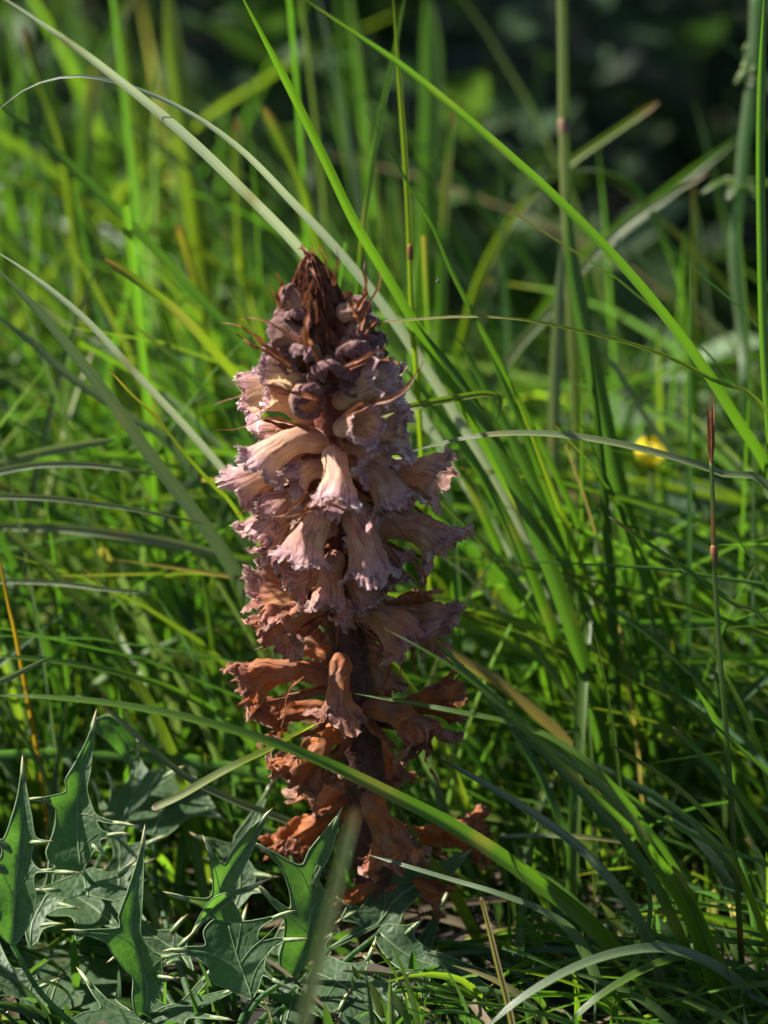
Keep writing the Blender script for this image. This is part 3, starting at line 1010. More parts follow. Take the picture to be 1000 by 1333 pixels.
# tall leaf left of centre
eryngo_leaf(c5([(430, 850), (465, 800), (500, 745), (548, 780, T_), (522, 705), (532, 688), (660, 668, T_), (540, 650), (505, 592), (540, 603), (690, 618, T_), (560, 590),
                (500, 560), (470, 490), (455, 420), (470, 350), (485, 200), (497, 45, T_), (455, 170), (385, 305), (340, 385), (345, 440), (280, 462), (155, 485, T_), (240, 498), (288, 530),
                (288, 620), (262, 700), (240, 760), (262, 810), (300, 835), (200, 862, T_), (310, 868), (390, 862)]),
            c5([(425, 850), (408, 720), (402, 560), (425, 380), (470, 200), (495, 60)]),
            [c5([(405, 640), (350, 560), (300, 500)]), c5([(415, 760), (460, 700), (505, 660)]), c5([(402, 560), (450, 560), (500, 580)])],
            14, 0.10, 0.35, 0.0, 2.0, [(150, 1190, 16), (220, 1300, 10)], 1)
eryngo_leaf(c5([(425, 860), (480, 840), (540, 860), (610, 860), (690, 810, T_), (640, 880), (560, 910), (680, 960), (600, 1010), (440, 980), (330, 1000), (205, 948, T_), (320, 905), (380, 880)]),
            c5([(460, 990), (445, 930), (432, 870)]), [], 12, 0.9, 0.1, 0, 1.0, None, 21)
# leftmost leaf
eryngo_leaf(c5([(70, 1240), (150, 1130), (190, 1000), (178, 930), (190, 865), (390, 862, T_), (215, 852), (165, 800), (168, 745), (190, 712), (248, 700, T_), (188, 680), (165, 560), (140, 430), (118, 285, T_), (95, 450), (62, 575), (18, 690),
                (-30, 688, T_), (10, 730), (0, 790), (-60, 800, T_), (-10, 860), (-60, 960), (-150, 1000, T_), (-60, 1060), (-20, 1160)]),
            c5([(65, 1240), (80, 1000), (105, 700), (125, 500), (118, 310)]),
            [c5([(78, 1000), (40, 920), (0, 840)]), c5([(82, 980), (140, 880), (180, 830)]), c5([(95, 800), (130, 740), (170, 700)])],
            -14, 0.12, 0.5, 0.0, 1.5, [(60, 1300, -12), (150, 1370, -8)], 2)
# blurred leaf behind them
eryngo_leaf(c5([(560, 690), (545, 600), (550, 560, T_), (575, 470), (572, 375), (560, 350, T_), (620, 440), (680, 360), (705, 280), (715, 175, T_), (728, 260), (770, 330), (850, 350), (940, 322, T_), (880, 372), (800, 430), (760, 480), (700, 545), (640, 640)]),
            c5([(590, 680), (650, 560), (700, 440), (718, 250)]), [c5([(680, 500), (760, 430), (860, 365)])], 42, 0.5, 0.3, 0, 2, [(120, 1160, 40), (200, 1290, 25)], 3)
eryngo_leaf([(128, 935), (145, 932), (180, 968), (168, 975), (176, 1003), (158, 985), (140, 965), (118, 945)], [(170, 995), (160, 965), (135, 937)], [], 46, -0.2, 0.5, 0, 1, None, 31)
# centre-left leaf with the long upright point
eryngo_leaf(c6([(440, 985), (480, 905), (505, 855), (530, 798), (595, 770, T_), (540, 765), (522, 690), (550, 660), (622, 648, T_), (510, 650), (462, 612), (425, 575), (412, 520), (425, 330), (432, 5, T_), (400, 150), (340, 335), (298, 455), (303, 510),
                (180, 520), (35, 525, T_), (150, 556), (235, 590), (262, 640), (300, 690), (330, 730), (372, 775), (370, 870), (385, 950)]),
            c6([(430, 980), (450, 840), (400, 650), (365, 520), (390, 300), (430, 30)]),
            [c6([(400, 640), (330, 570), (240, 545), (120, 535)]), c6([(435, 760), (490, 700), (530, 665)]), c6([(450, 830), (500, 790), (540, 770)])],
            -2, 0.05, 0.42, 0.0, 1.2, [(200, 1345, 0)], 4)
# pale lit leaf along the lower edge
eryngo_leaf(c6([(560, 1080), (250, 1085), (-60, 1060, T_), (20, 1005), (120, 952), (205, 930), (160, 850), (98, 742, T_), (180, 825), (250, 893), (320, 932), (390, 948), (440, 900), (490, 878), (525, 905), (590, 910), (650, 870), (720, 790), (797, 712, T_), (740, 820), (705, 868), (820, 845), (942, 818, T_), (830, 880),
                (720, 930), (665, 945), (770, 965), (875, 992, T_), (760, 985), (660, 985), (630, 1040)]),
            c6([(380, 1080), (440, 1000), (520, 930), (640, 900), (780, 860)]), [c6([(440, 1000), (300, 960), (200, 900), (130, 800)])],
            -9, 1.3, 0.15, 0.0, 1.0, [(230, 1390, -6)], 5)
# broad centre leaf
eryngo_leaf(c7([(430, 965), (370, 945), (300, 905), (232, 880), (205, 800), (150, 755), (90, 730), (0, 712, T_), (100, 690), (190, 682), (180, 610), (235, 548), (310, 538), (380, 558), (480, 545), (635, 510, T_), (530, 556), (472, 600), (470, 660), (560, 645), (697, 648, T_), (585, 672), (522, 720), (498, 800),
                (540, 850), (630, 905, T_), (540, 865), (490, 840), (470, 900)]),
            c7([(435, 960), (400, 860), (350, 720), (310, 580)]),
            [c7([(400, 860), (320, 780), (190, 720), (60, 708)]), c7([(370, 780), (430, 700), (500, 640), (600, 540)]), c7([(420, 920), (460, 800), (560, 680)]), c7([(350, 720), (365, 640), (375, 570)])],
            -1, 0.25, 0.12, 0.02, 1.4, [(315, 1325, -2)], 6)
# its folded upper lobe
eryngo_leaf(c7([(310, 560), (225, 540), (165, 480), (90, 450), (0, 412, T_), (100, 432), (215, 430), (228, 340), (212, 230), (188, 138, T_), (250, 222), (287, 265), (340, 180), (425, 75), (522, -8, T_), (470, 105), (412, 235), (335, 375), (318, 405), (400, 378), (500, 348, T_), (420, 400), (330, 432), (360, 500), (380, 560)]),
            c7([(290, 550), (262, 430), (300, 320), (400, 170), (515, 0)]), [c7([(262, 430), (180, 440), (60, 425)]), c7([(265, 400), (245, 300), (200, 180)])],
            -4, -0.15, 0.30, 0.0, 1.2, None, 7)
eryngo_leaf(c7([(310, 410), (240, 430), (180, 500), (118, 618, T_), (190, 560), (260, 500), (330, 440)]), c7([(318, 418), (220, 500), (140, 595)]), [], -8, -0.6, 0.3, 0, 0.6, None, 17)
# leaf beside the spike, its point against the brown flowers
eryngo_leaf(c7([(620, 860), (700, 800), (780, 700), (830, 560), (828, 450), (795, 370), (778, 325), (835, 220), (872, 100), (892, -12, T_), (805, 95), (730, 190), (695, 262), (640, 250), (560, 205), (452, 152, T_), (520, 212), (590, 292), (628, 400), (632, 492), (560, 450), (465, 382, T_), (545, 475), (600, 545), (598, 650), (575, 760)]),
            c7([(640, 850), (720, 650), (742, 420), (760, 280), (880, 20)]), [c7([(742, 420), (680, 290), (560, 210), (480, 165)]), c7([(725, 620), (660, 560), (560, 460)]), c7([(740, 500), (790, 440), (800, 380)])],
            8, -0.05, 0.22, 0.0, 1.4, [(330, 1310, 4)], 8)
eryngo_leaf(c7([(790, 320), (760, 355), (745, 362, T_), (760, 300), (775, 265)]), c7([(785, 300), (765, 330), (748, 358)]), [], 5, -0.4, 0.2, 0, 0.4, None, 18)
# dark leaves to the right, in the shade
eryngo_leaf(c8([(170, 530), (300, 475), (440, 405), (530, 400), (560, 335), (640, 250), (700, 195), (690, 215), (745, 305, T_), (720, 195), (800, 150), (910, 8, T_), (760, 78), (690, 100), (600, 80), (525, 108), (460, 190), (405, 125), (345, 20, T_), (385, 150), (392, 230), (345, 315), (300, 290), (225, 262, T_), (275, 300), (240, 378, T_), (300, 385), (338, 405), (290, 445)]),
            c8([(190, 515), (330, 440), (440, 390), (520, 270), (700, 150), (890, 30)]), [c8([(440, 390), (470, 260), (400, 140)]), c8([(360, 430), (330, 380), (270, 340)])],
            24, 0.35, 0.15, 0.0, 2.0, [(400, 1270, 18), (330, 1340, 6)], 9)
eryngo_leaf(c8([(420, 470), (470, 400), (560, 405), (640, 385, T_), (612, 460), (700, 530), (780, 555), (870, 590), (1010, 645, T_), (860, 655), (705, 650), (690, 730), (655, 880, T_), (640, 710), (560, 630), (500, 590)]),
            c8([(440, 440), (560, 540), (700, 600), (960, 640)]), [c8([(600, 560), (660, 680), (655, 800)])], 20, 0.6, 0.2, 0, 1.6, [(440, 1260, 16), (360, 1350, 8)], 10)
eryngo_leaf(c8([(170, 560), (270, 592), (365, 580), (412, 488, T_), (372, 640), (430, 680), (500, 690), (580, 650, T_), (505, 745), (530, 850), (580, 960), (640, 1040), (200, 1040), (235, 870), (282, 745, T_), (225, 825), (150, 860), (85, 845), (50, 940), (-30, 960), (-5, 800), (80, 660)]),
            c8([(120, 640), (250, 700), (400, 820), (520, 980)]), [c8([(250, 700), (340, 690), (500, 710)]), c8([(220, 690), (160, 780), (110, 830)])], 10, 1.0, 0.1, 0, 1.6, [(380, 1300, 8)], 11)
# broad shaded leaves low on the left
eryngo_leaf([(0, 1262), (-40, 1240), (10, 1222), (60, 1228), (95, 1212, T_), (95, 1238), (140, 1250), (185, 1243, T_), (160, 1272), (150, 1300), (172, 1320), (150, 1345), (70, 1345), (55, 1300), (30, 1275), (20, 1300), (0, 1345), (-50, 1345), (-40, 1290)],
            [(60, 1340), (70, 1290), (90, 1255), (130, 1248)], [[(70, 1290), (30, 1250), (0, 1245)]], 6, 1.6, 0.1, 0, 1.5, [(150, 1400, 4)], 12)
eryngo_leaf([(70, 1140), (110, 1145), (150, 1165), (185, 1185), (160, 1195), (170, 1215), (130, 1205), (100, 1225), (95, 1195), (60, 1190), (40, 1160)],
            [(150, 1205), (120, 1180), (80, 1155)], [], 22, 1.4, 0.1, 0, 1.5, [(200, 1300, 15)], 13)
eryngo_leaf([(182, 1010), (240, 1000), (290, 1066, T_), (250, 1062), (215, 1088), (180, 1080), (150, 1060), (160, 1030)], [(200, 1085), (215, 1050), (240, 1020)], [], 44, 1.2, 0.1, 0, 1.5, [(210, 1180, 38)], 14)

# lower leaves of the clump, partly hidden
LA = c6([(440, 985), (480, 905), (505, 855), (530, 798), (610, 765, T_), (540, 755), (522, 690), (550, 660), (640, 640, T_), (510, 640), (462, 602), (425, 575), (412, 520), (425, 330), (432, 5, T_), (400, 150), (340, 335), (298, 455), (303, 510),
         (180, 520), (35, 525, T_), (150, 556), (235, 590), (275, 650), (170, 660, T_), (300, 700), (372, 775), (260, 800, T_), (370, 860), (385, 950)])
LAM = c6([(430, 980), (450, 840), (400, 650), (365, 520), (390, 300), (430, 30)])
LAL = [c6([(400, 640), (330, 570), (240, 545), (120, 535)]), c6([(435, 760), (490, 700), (530, 665)])]


def moved(pts, dx, dy, rot, k, flip):
    bx_, by_ = LAM[0]
    out_ = []
    for p in pts:
        x, y = (p[0] - bx_) * k * (-1 if flip else 1), (p[1] - by_) * k
        ca, sa = math.cos(rot), math.sin(rot)
        out_.append((bx_ + dx + x * ca - y * sa, by_ + dy + x * sa + y * ca) + tuple(p[2:]))
    return out_


for i, (tx, ty, rot, k_, flip, d_, lean) in enumerate([(60, 1335, -0.5, 0.85, False, 4, 0.9), (262, 1345, 0.35, 0.7, True, 10, 0.7), (300, 1190, 0.3, 0.75, False, 30, 0.6), (165, 1185, -0.25, 0.7, True, 30, 0.7),
                                                       (360, 1345, 0.15, 0.8, False, 8, 0.8), (470, 1330, 0.6, 0.85, True, 12, 0.9), (40, 1230, 0.2, 0.75, True, 14, 0.6), (250, 1265, -0.7, 0.7, False, 18, 0.9), (420, 1250, -0.3, 0.65, True, 24, 0.6)]):
    dx, dy = tx - LAM[0][0], ty - LAM[0][1]
    eryngo_leaf(moved(LA, dx, dy, rot, k_, flip), moved(LAM, dx, dy, rot, k_, flip), [moved(l_, dx, dy, rot, k_, flip) for l_ in LAL], d_, lean, 0.3, 0, 2.0, None, 60 + i, 6.0)

# ------------------------------------------------------------------ grass blades that can be told apart
GC = {'g': (0.082, 0.168, 0.020), 'b': (0.095, 0.150, 0.080), 'y': (0.155, 0.215, 0.022), 'd': (0.062, 0.132, 0.024), 'p': (0.15, 0.20, 0.10), 'o': (0.30, 0.17, 0.03), 's': (0.30, 0.24, 0.15), 'w': (0.40, 0.46, 0.42)}  # w: glaucous paleness plus a sky sheen put into the colour
BROWN = np.array([0.25, 0.13, 0.06])
WHITE = np.array([0.55, 0.45, 0.36])


def blade(label, pts, w, tone='g', twist=(0, 0), tip='point', root=True, fold=0.22, group='separate grass blades', name='grass_shoot', cat='grass'):
    """pts from tip to root: (photo x, photo y, mm behind the focus plane). w: apparent widths in photo pixels from tip to root."""
    near = {'thin blade passing': -34, 'very fine blade': -30, 'blade with frayed': -30, 'broad arching': -40, 'inner arching': -36, 'blade starting under': -34, 'thin blade running': -24}
    sh = next((v_ for k_, v_ in near.items() if label.startswith(k_)), 0)
    pts = [(q[0], q[1], q[2] + sh * min(1.0, 1.6 * i / (len(pts) - 1))) for i, q in enumerate(pts)]
    arr = [np.array(P(*q)) for q in pts]
    ds = [q[2] for q in pts]
    if root and arr[-1][2] > 0.004:
        last, dv = arr[-1], arr[-1] - arr[-2]
        h = np.array([dv[0], dv[1], 0])
        hl = np.linalg.norm(h)
        h = h / max(hl, 1e-6) * min(hl / max(abs(dv[2]), 1e-3), 0.8) * last[2] * 0.6
        h[1] = max(h[1], -last[2] * 0.15)
        arr.append(last * [1, 1, 0.45] + h * 0.7)
        arr.append(last * [1, 1, 0] + h - np.array([0, 0, 0.004]))
        ds += [ds[-1], ds[-1]]
        w = list(w) + [w[-1] * 0.9]
    n = 64
    path = catmull(arr, n)
    s = np.linspace(0, 1, n)
    k = (DIST + np.interp(s, np.linspace(0, 1, len(ds)), ds) / 1000) / DIST
    wd = np.interp(s, np.linspace(0, 1, len(w)), w) * S * k
    if tip == 'point':
        wd = wd * np.clip(s / 0.10, 0.04, 1) ** 0.7
    else:
        wd = wd * np.clip(s / 0.012, 0.35, 1)
    v, f, uv = ribbon(path, wd, twist, fold, 7)
    base = np.array(GC[tone])
    mo = np.array([0.5 + 0.5 * noise.noise(Vector(p) * 35 + Vector((len(pts), w[0], 0))) for p in v])[:, None]
    c = lerp(base * 0.78, base * np.array([1.25, 1.18, 1.0]), mo)
    sv_ = uv[:, 1:2]
    pt = np.array([noise.noise(Vector(p) * 60 + Vector((0, len(label), 0))) for p in v])[:, None]
    c = lerp(c, np.array([0.22, 0.19, 0.06]), np.clip((pt - 0.38) * 4, 0, 0.7))
    c = lerp(c, np.array([0.17, 0.17, 0.06]), np.clip((sv_ - 0.8) / 0.2, 0, 1) * 0.5)
    if tip == 'brown':
        c = lerp(c, BROWN, np.clip(1 - (sv_ - 0.008) / 0.035, 0, 1))
    elif tip == 'white':
        c = lerp(c, BROWN, np.clip(1 - (sv_ - 0.015) / 0.03, 0, 1))
        c = lerp(c, WHITE, np.clip(1 - (sv_ - 0.004) / 0.012, 0, 1))
    elif tip == 'yellow':
        c = lerp(c, np.array([0.34, 0.25, 0.04]), np.clip(1 - (sv_ - 0.02) / 0.14, 0, 1))
        c = lerp(c, BROWN * 1.3, np.clip(1 - (sv_ - 0.004) / 0.02, 0, 1))
    c = np.hstack([c, np.ones((len(c), 1))])
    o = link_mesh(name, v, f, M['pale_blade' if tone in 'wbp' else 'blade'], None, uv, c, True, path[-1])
    tag(o, label, cat, group)
    return o


bl = blade
# --- upper left
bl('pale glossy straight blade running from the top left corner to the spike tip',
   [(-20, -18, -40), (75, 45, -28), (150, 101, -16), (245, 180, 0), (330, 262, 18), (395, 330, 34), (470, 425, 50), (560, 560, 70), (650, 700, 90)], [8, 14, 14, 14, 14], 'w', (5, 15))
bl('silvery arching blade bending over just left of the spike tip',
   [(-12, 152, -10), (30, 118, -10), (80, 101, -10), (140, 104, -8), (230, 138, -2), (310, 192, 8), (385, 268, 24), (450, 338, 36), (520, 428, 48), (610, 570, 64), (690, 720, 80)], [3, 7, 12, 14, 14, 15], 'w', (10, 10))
bl('dull blue-green blade slanting behind the arching silvery one', [(-15, 128, 70), (60, 187, 70), (125, 248, 74), (195, 318, 80), (270, 400, 88), (340, 480, 95)], [13, 14, 14, 14], 'd', (20, 30))
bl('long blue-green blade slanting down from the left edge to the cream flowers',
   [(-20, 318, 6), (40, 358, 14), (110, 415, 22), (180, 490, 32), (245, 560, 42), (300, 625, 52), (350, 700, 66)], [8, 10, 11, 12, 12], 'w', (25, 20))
bl('broad blue-green blade slanting steeply across the left middle', [(-20, 335, 0), (40, 395, 10), (100, 465, 20), (150, 530, 28), (200, 600, 36), (250, 665, 44), (305, 745, 54)], [10, 16, 20, 20, 18], 'b', (30, 20))
bl('blurred grey-green blade below the broad one at the left edge', [(-20, 400, 60), (40, 445, 62), (90, 490, 66), (170, 545, 76), (240, 600, 86)], [12, 14, 13, 12], 'b', (25, 25))
bl('cut yellow-green blade with orange tip pointing up left of the tip scales', [(136, 338, 45), (185, 370, 47), (235, 410, 52), (290, 470, 60), (340, 540, 70)], [11, 13, 14, 15], 'y', (5, 20), 'brown')
bl('thin blade with dry yellow point reaching up left of the cream flowers', [(142, 480, 14), (170, 512, 16), (205, 545, 18), (240, 590, 20), (280, 635, 24), (318, 680, 30)], [3, 5, 7, 8, 8], 'y', (10, 20), 'yellow')
bl('whitish arched blade low across the left middle', [(212, 620, 40), (160, 610, 42), (100, 604, 46), (40, 606, 50), (-30, 620, 55)], [3, 8, 9, 9], 'p', (30, 30), root=False)
bl('narrow straw-tipped blade nearly level under the whitish arched one', [(268, 682, 36), (200, 668, 38), (130, 656, 42), (60, 648, 46), (-30, 645, 52)], [3, 6, 8, 8], 'p', (30, 30), root=False)
bl('pale level blade fading behind the lilac flowers on the left', [(330, 735, 60), (240, 710, 60), (150, 695, 62), (60, 687, 66), (-30, 685, 70)], [8, 13, 13, 12], 'p', (30, 20), root=False)
bl('fine level blade beside the brown left flowers', [(196, 772, 44), (130, 766, 46), (60, 758, 50), (-30, 756, 54)], [5, 7, 7], 'p', (20, 20), root=False)
bl('orange dying blade upright at the left edge', [(-6, 690, 30), (3, 745, 32), (12, 790, 34), (24, 845, 38)], [3, 6, 7, 6], 'o', (10, 20), 'point')
bl('slanting blade running from the left edge under the brown flowers', [(-20, 853, 34), (80, 862, 36), (170, 880, 40), (240, 905, 46), (310, 950, 54)], [9, 10, 10, 9], 'g', (20, 20))
bl('small pale blade end lying flat above the leftmost eryngo leaf', [(66, 855, 14), (40, 868, 15), (12, 882, 16), (-30, 900, 18)], [4, 8, 9], 'p', (30, 30), root=False)
bl('blurred glossy blade pieces low on the left, catching the light', [(150, 572, 64), (100, 580, 66), (50, 590, 68), (0, 605, 72), (-30, 618, 74)], [10, 13, 15], 'p', (45, 35), root=False)
bl('yellow-tipped blurred blade near the top left corner', [(30, 35, 150), (48, 100, 150), (78, 180, 152), (96, 300, 158)], [8, 12, 14, 14], 'y', (10, 10), 'brown')
bl('wide bright blurred blade standing left of the arching one', [(216, -30, 190), (226, 60, 190), (244, 200, 194), (262, 340, 200), (275, 450, 205)], [22, 26, 26, 24], 'y', (10, 10))
bl('long bright blurred blade leaning right near the top left', [(182, -20, 210), (140, 60, 210), (118, 130, 212), (110, 260, 216), (120, 420, 220)], [16, 20, 26, 26], 'g', (10, 10))
bl('short blurred blade with yellow end behind the spike tip', [(344, 140, 130), (365, 180, 132), (390, 235, 134), (410, 300, 138)], [10, 13, 13], 'y', (10, 10), 'brown')
bl('blurred upright blade with cut tip between the arching blade and spike', [(310, 152, 160), (308, 200, 160), (312, 300, 162), (318, 400, 168)], [11, 13, 13], 'y', (10, 10), 'brown')
bl('small blurred blade with yellow curled end above the cut orange-tipped one', [(232, 292, 120), (244, 330, 122), (258, 380, 124), (270, 450, 128)], [9, 11, 11], 'y', (10, 10), 'yellow')
# --- top centre and right
bl('bright green blade falling from the top edge just right of the spike tip',
   [(308, -18, -14), (350, 62, -6), (385, 130, 2), (425, 212, 10), (462, 290, 18), (500, 354, 26), (545, 430, 34), (610, 540, 46), (690, 690, 62), (770, 860, 80)], [9, 12, 13, 13, 14, 15], 'g', (5, 25))
bl('longest bright blade arching from the top centre to the right edge',
   [(380, -12, -46), (450, 36, -40), (520, 84, -32), (590, 140, -24), (660, 200, -16), (722, 256, -8), (790, 324, 0), (850, 392, 8), (910, 470, 18), (960, 548, 26), (1015, 640, 38)], [8, 12, 13, 14, 16, 20, 22], 'g', (15, 5))
bl('thin upright culm-like blade with a brown joint right of the spike tip', [(511, -15, 40), (520, 100, 40), (530, 240, 40), (534, 328, 40), (537, 420, 42), (545, 520, 50)], [6, 8, 8, 8, 8], 'y', (0, 0), 'point', fold=0.5)
bl('thin blade leaning left across the top centre', [(530, -20, 60), (510, 85, 60), (494, 160, 60), (478, 260, 62), (468, 360, 66)], [7, 8, 9, 9], 'g', (10, 10))
bl('fine dark blade crossing behind the longest bright one', [(474, 142, 34), (502, 188, 34), (532, 240, 34), (566, 300, 36), (592, 362, 38), (634, 442, 42), (690, 550, 50), (760, 700, 62)], [3, 6, 8, 9, 10], 'g', (20, 10))
bl('thin wiry yellow-green blade arching level from the spike to the right', [(480, 420, 6), (540, 416, 4), (610, 412, 2), (680, 416, 2), (760, 432, 4), (850, 457, 6), (930, 496, 8), (1015, 556, 12)], [3, 5, 6, 6, 7, 8], 'y', (10, 10), 'yellow')
bl('bright blade bent sharply down at its elbow beside the cream flowers', [(647, 548, 18), (652, 532, 18), (650, 518, 18), (630, 513, 18), (590, 519, 18), (540, 529, 18), (490, 545, 22), (470, 580, 30)], [5, 9, 10, 10, 10, 10], 'y', (10, 20), root=False)
bl('pale grey-green blade arching level right of the lilac flowers', [(520, 592, 14), (580, 576, 12), (640, 566, 10), (710, 565, 8), (790, 575, 6), (870, 594, 6), (940, 617, 8), (1020, 655, 12)], [8, 11, 12, 12, 12, 10], 'p', (25, 15))
bl('cut blade with white and brown tip at the right middle', [(793, 673, 6), (840, 705, 6), (900, 746, 6), (955, 785, 8), (1020, 830, 10)], [5, 8, 10, 10], 'g', (10, 10), 'white')
bl('upright bright blade along the right edge', [(996, -20, 20), (990, 150, 20), (991, 330, 20), (996, 480, 22), (1010, 640, 26), (1030, 800, 30)], [12, 13, 13, 12], 'g', (35, 25))
bl('blurred blade with orange tip pointing up right in the dark gap', [(857, 133, 130), (800, 172, 132), (740, 214, 136), (680, 268, 142), (630, 350, 150), (600, 450, 160)], [9, 12, 12, 12], 'y', (10, 10), 'brown')
bl('long pale blurred blade pointing up right with a shrivelled end', [(922, 225, 110), (870, 255, 110), (820, 288, 112), (770, 335, 116), (720, 400, 122), (660, 470, 130), (610, 560, 140)], [6, 12, 14, 15, 15], 'p', (15, 15), 'brown')
bl('dim blurred blade lying just above the long pale one', [(972, 172, 180), (915, 215, 180), (860, 258, 182), (800, 305, 186), (740, 365, 190)], [13, 17, 18, 18], 'g', (15, 15))
bl('short broad bright blade bending over in the dark gap on the right', [(740, 222, 150), (780, 222, 150), (820, 238, 150), (850, 280, 150), (875, 335, 150), (893, 395, 154), (900, 500, 160)], [5, 9, 12, 20, 22, 20], 'g', (10, 10))
bl('broad dark blurred blade from the thick culm down to the lower right', [(738, 250, 70), (748, 360, 70), (770, 470, 72), (795, 590, 76), (825, 720, 82), (850, 850, 92), (862, 960, 104)], [14, 22, 25, 26, 26, 24], 'd', (15, 15))
bl('blurred blade with yellow cut tip right of the top centre', [(592, 132, 120), (586, 190, 120), (578, 290, 122), (574, 420, 126), (572, 540, 132)], [9, 13, 15, 16], 'g', (5, 5), 'brown')
bl('wide out-of-focus blade at the top centre', [(556, -20, 230), (562, 80, 230), (560, 200, 232), (556, 330, 236)], [26, 30, 30, 28], 'g', (10, 10))
bl('pale blurred blade standing left of the thick culm', [(733, 300, 100), (727, 400, 100), (722, 500, 102), (720, 600, 106), (718, 700, 112)], [12, 17, 17, 15], 'p', (30, 30))
bl('pale blade reaching up left behind the yellow flower', [(765, 430, 90), (800, 478, 92), (835, 535, 94), (870, 585, 98), (900, 640, 104)], [7, 9, 9, 9], 'b', (20, 20))
# --- dark bundle right of the spike
BUN = [([(540, 418, 30), (600, 500, 32), (650, 590, 36), (700, 700, 42), (745, 820, 50), (780, 950, 60)], [9, 18, 22, 22, 20], 'd', 'foremost broad dark blade of the bundle right of the lilac flowers'),
       ([(520, 470, 46), (590, 560, 48), (650, 660, 52), (700, 770, 58), (745, 900, 66)], [8, 14, 16, 16], 'g', 'lower pale-edged blade of the bundle right of the lilac flowers'),
       ([(590, 430, 50), (640, 520, 52), (690, 620, 56), (735, 730, 62), (780, 850, 70), (815, 980, 80)], [8, 15, 18, 18], 'd', 'middle blade of the dark bundle right of the lilac flowers'),
       ([(620, 420, 62), (665, 520, 64), (710, 630, 68), (755, 740, 74), (805, 870, 84)], [6, 12, 14, 14], 'g', 'right outer blade of the dark bundle beside the cut white-tipped blade'),
       ([(646, 448, 40), (662, 490, 40), (690, 560, 44), (720, 640, 50), (755, 730, 58), (800, 850, 70)], [3, 6, 9, 10, 10], 'y', 'narrow yellow-green blade with dry point behind the elbow-bent blade'),
       ([(572, 560, 64), (620, 650, 68), (660, 740, 74), (700, 850, 82), (730, 950, 92)], [8, 13, 14, 14], 'g', 'blurred innermost blade of the dark bundle next to the brown flowers')]
for pts, w, tone, lab in BUN:
    bl(lab, pts, w, tone, (15, 25))
# cut stubble tips right of the brown flowers
for (x, y, h_, lab) in [(631, 716, 120, 'tallest of three blurred cut blades with yellow ends right of the brown flowers'), (649, 750, 110, 'middle one of three blurred cut blades with yellow ends right of the brown flowers'),
                        (677, 772, 120, 'shortest of three blurred cut blades with yellow ends right of the brown flowers')]:
    bl(lab, [(x, y, 95), (x - 3, y + 40, 96), (x - 8, y + h_, 100)], [9, 12, 12], 'y', (10, 10), 'yellow')
bl('thin pale blade pointing up right beside the brown right flowers', [(650, 718, 60), (625, 755, 60), (600, 795, 62), (575, 850, 66)], [3, 7, 8], 'p', (20, 20))
# --- crossing the foot of the spike
bl('long sharp blade crossing in front of the spike down to the lower right',
   [(-25, 905, -22), (60, 908, -24), (150, 917, -26), (250, 936, -28), (340, 962, -28), (420, 992, -26), (500, 1030, -22), (600, 1082, -16), (690, 1142, -8), (770, 1205, 2), (830, 1275, 14)], [8, 11, 13, 15, 18, 21, 23, 22], 'g', (35, 15, 5))
bl('thin blade passing behind the hanging brown flower towards the lower right', [(462, 903, -8), (520, 913, -8), (580, 924, -7), (660, 940, -5), (720, 962, -3), (780, 1005, 0), (840, 1075, 6), (890, 1150, 12), (945, 1270, 24)], [6, 8, 9, 9, 9, 10], 'g', (30, 15))
bl('very fine blade springing from the right brown flower over the others', [(500, 818, -26), (545, 842, -26), (600, 876, -24), (660, 925, -20), (720, 985, -14), (790, 1050, -6), (850, 1110, 2), (905, 1190, 12), (940, 1290, 24)], [2, 4, 6, 9, 11, 12], 'g', (20, 20))
bl('blade with frayed end beside the right brown flower', [(565, 830, -14), (590, 858, -14), (640, 905, -12), (700, 955, -8), (780, 1010, -2), (860, 1065, 6), (940, 1105, 12), (1020, 1140, 18)], [7, 8, 8, 7, 8], 'g', (20, 15), 'brown')
bl('broad arching blade at the right of the lower bundle', [(640, 920, 4), (700, 965, 4), (760, 1005, 6), (815, 1060, 10), (860, 1130, 16), (900, 1200, 24), (930, 1290, 34)], [6, 12, 15, 16, 16], 'g', (20, 10))
bl('inner arching blade of the lower right bundle', [(660, 945, 12), (710, 985, 12), (760, 1035, 14), (810, 1090, 18), (855, 1155, 24), (895, 1240, 32), (915, 1300, 38)], [6, 11, 14, 14], 'd', (20, 10))
bl('blade starting under the right brown flower and running to the lower right', [(566, 985, 8), (610, 1008, 8), (680, 1050, 10), (740, 1092, 12), (790, 1140, 16), (830, 1195, 22), (855, 1260, 30)], [5, 10, 13, 14, 14], 'b', (20, 15))
bl('thin blade running right from the foot of the spike, twisted at its bend', [(478, 1112, 4), (530, 1128, 4), (590, 1146, 5), (650, 1164, 6), (710, 1188, 9), (750, 1220, 14), (775, 1270, 22)], [5, 7, 8, 10, 16, 13], 'b', (25, 30, 10))
bl('short yellow-green blade pointing up to the lowest brown flower', [(516, 1045, 22), (535, 1078, 22), (560, 1120, 24), (590, 1160, 28), (620, 1220, 34)], [3, 9, 16, 14], 'y', (10, 10), 'brown')
bl('blue-green arched blade at the lower right, bending over', [(625, 1345, -30), (680, 1300, -29), (745, 1262, -27), (810, 1240, -24), (870, 1236, -20), (925, 1255, -14), (975, 1290, -6), (1020, 1330, 2)], [10, 16, 18, 18, 17, 14], 'b', (35, 25))
bl('second arched blade tucked under the blue-green one at the lower right', [(728, 1345, -22), (780, 1298, -21), (840, 1262, -18), (890, 1246, -15), (930, 1262, -12), (970, 1300, -4)], [10, 15, 16, 14], 'g', (35, 25))
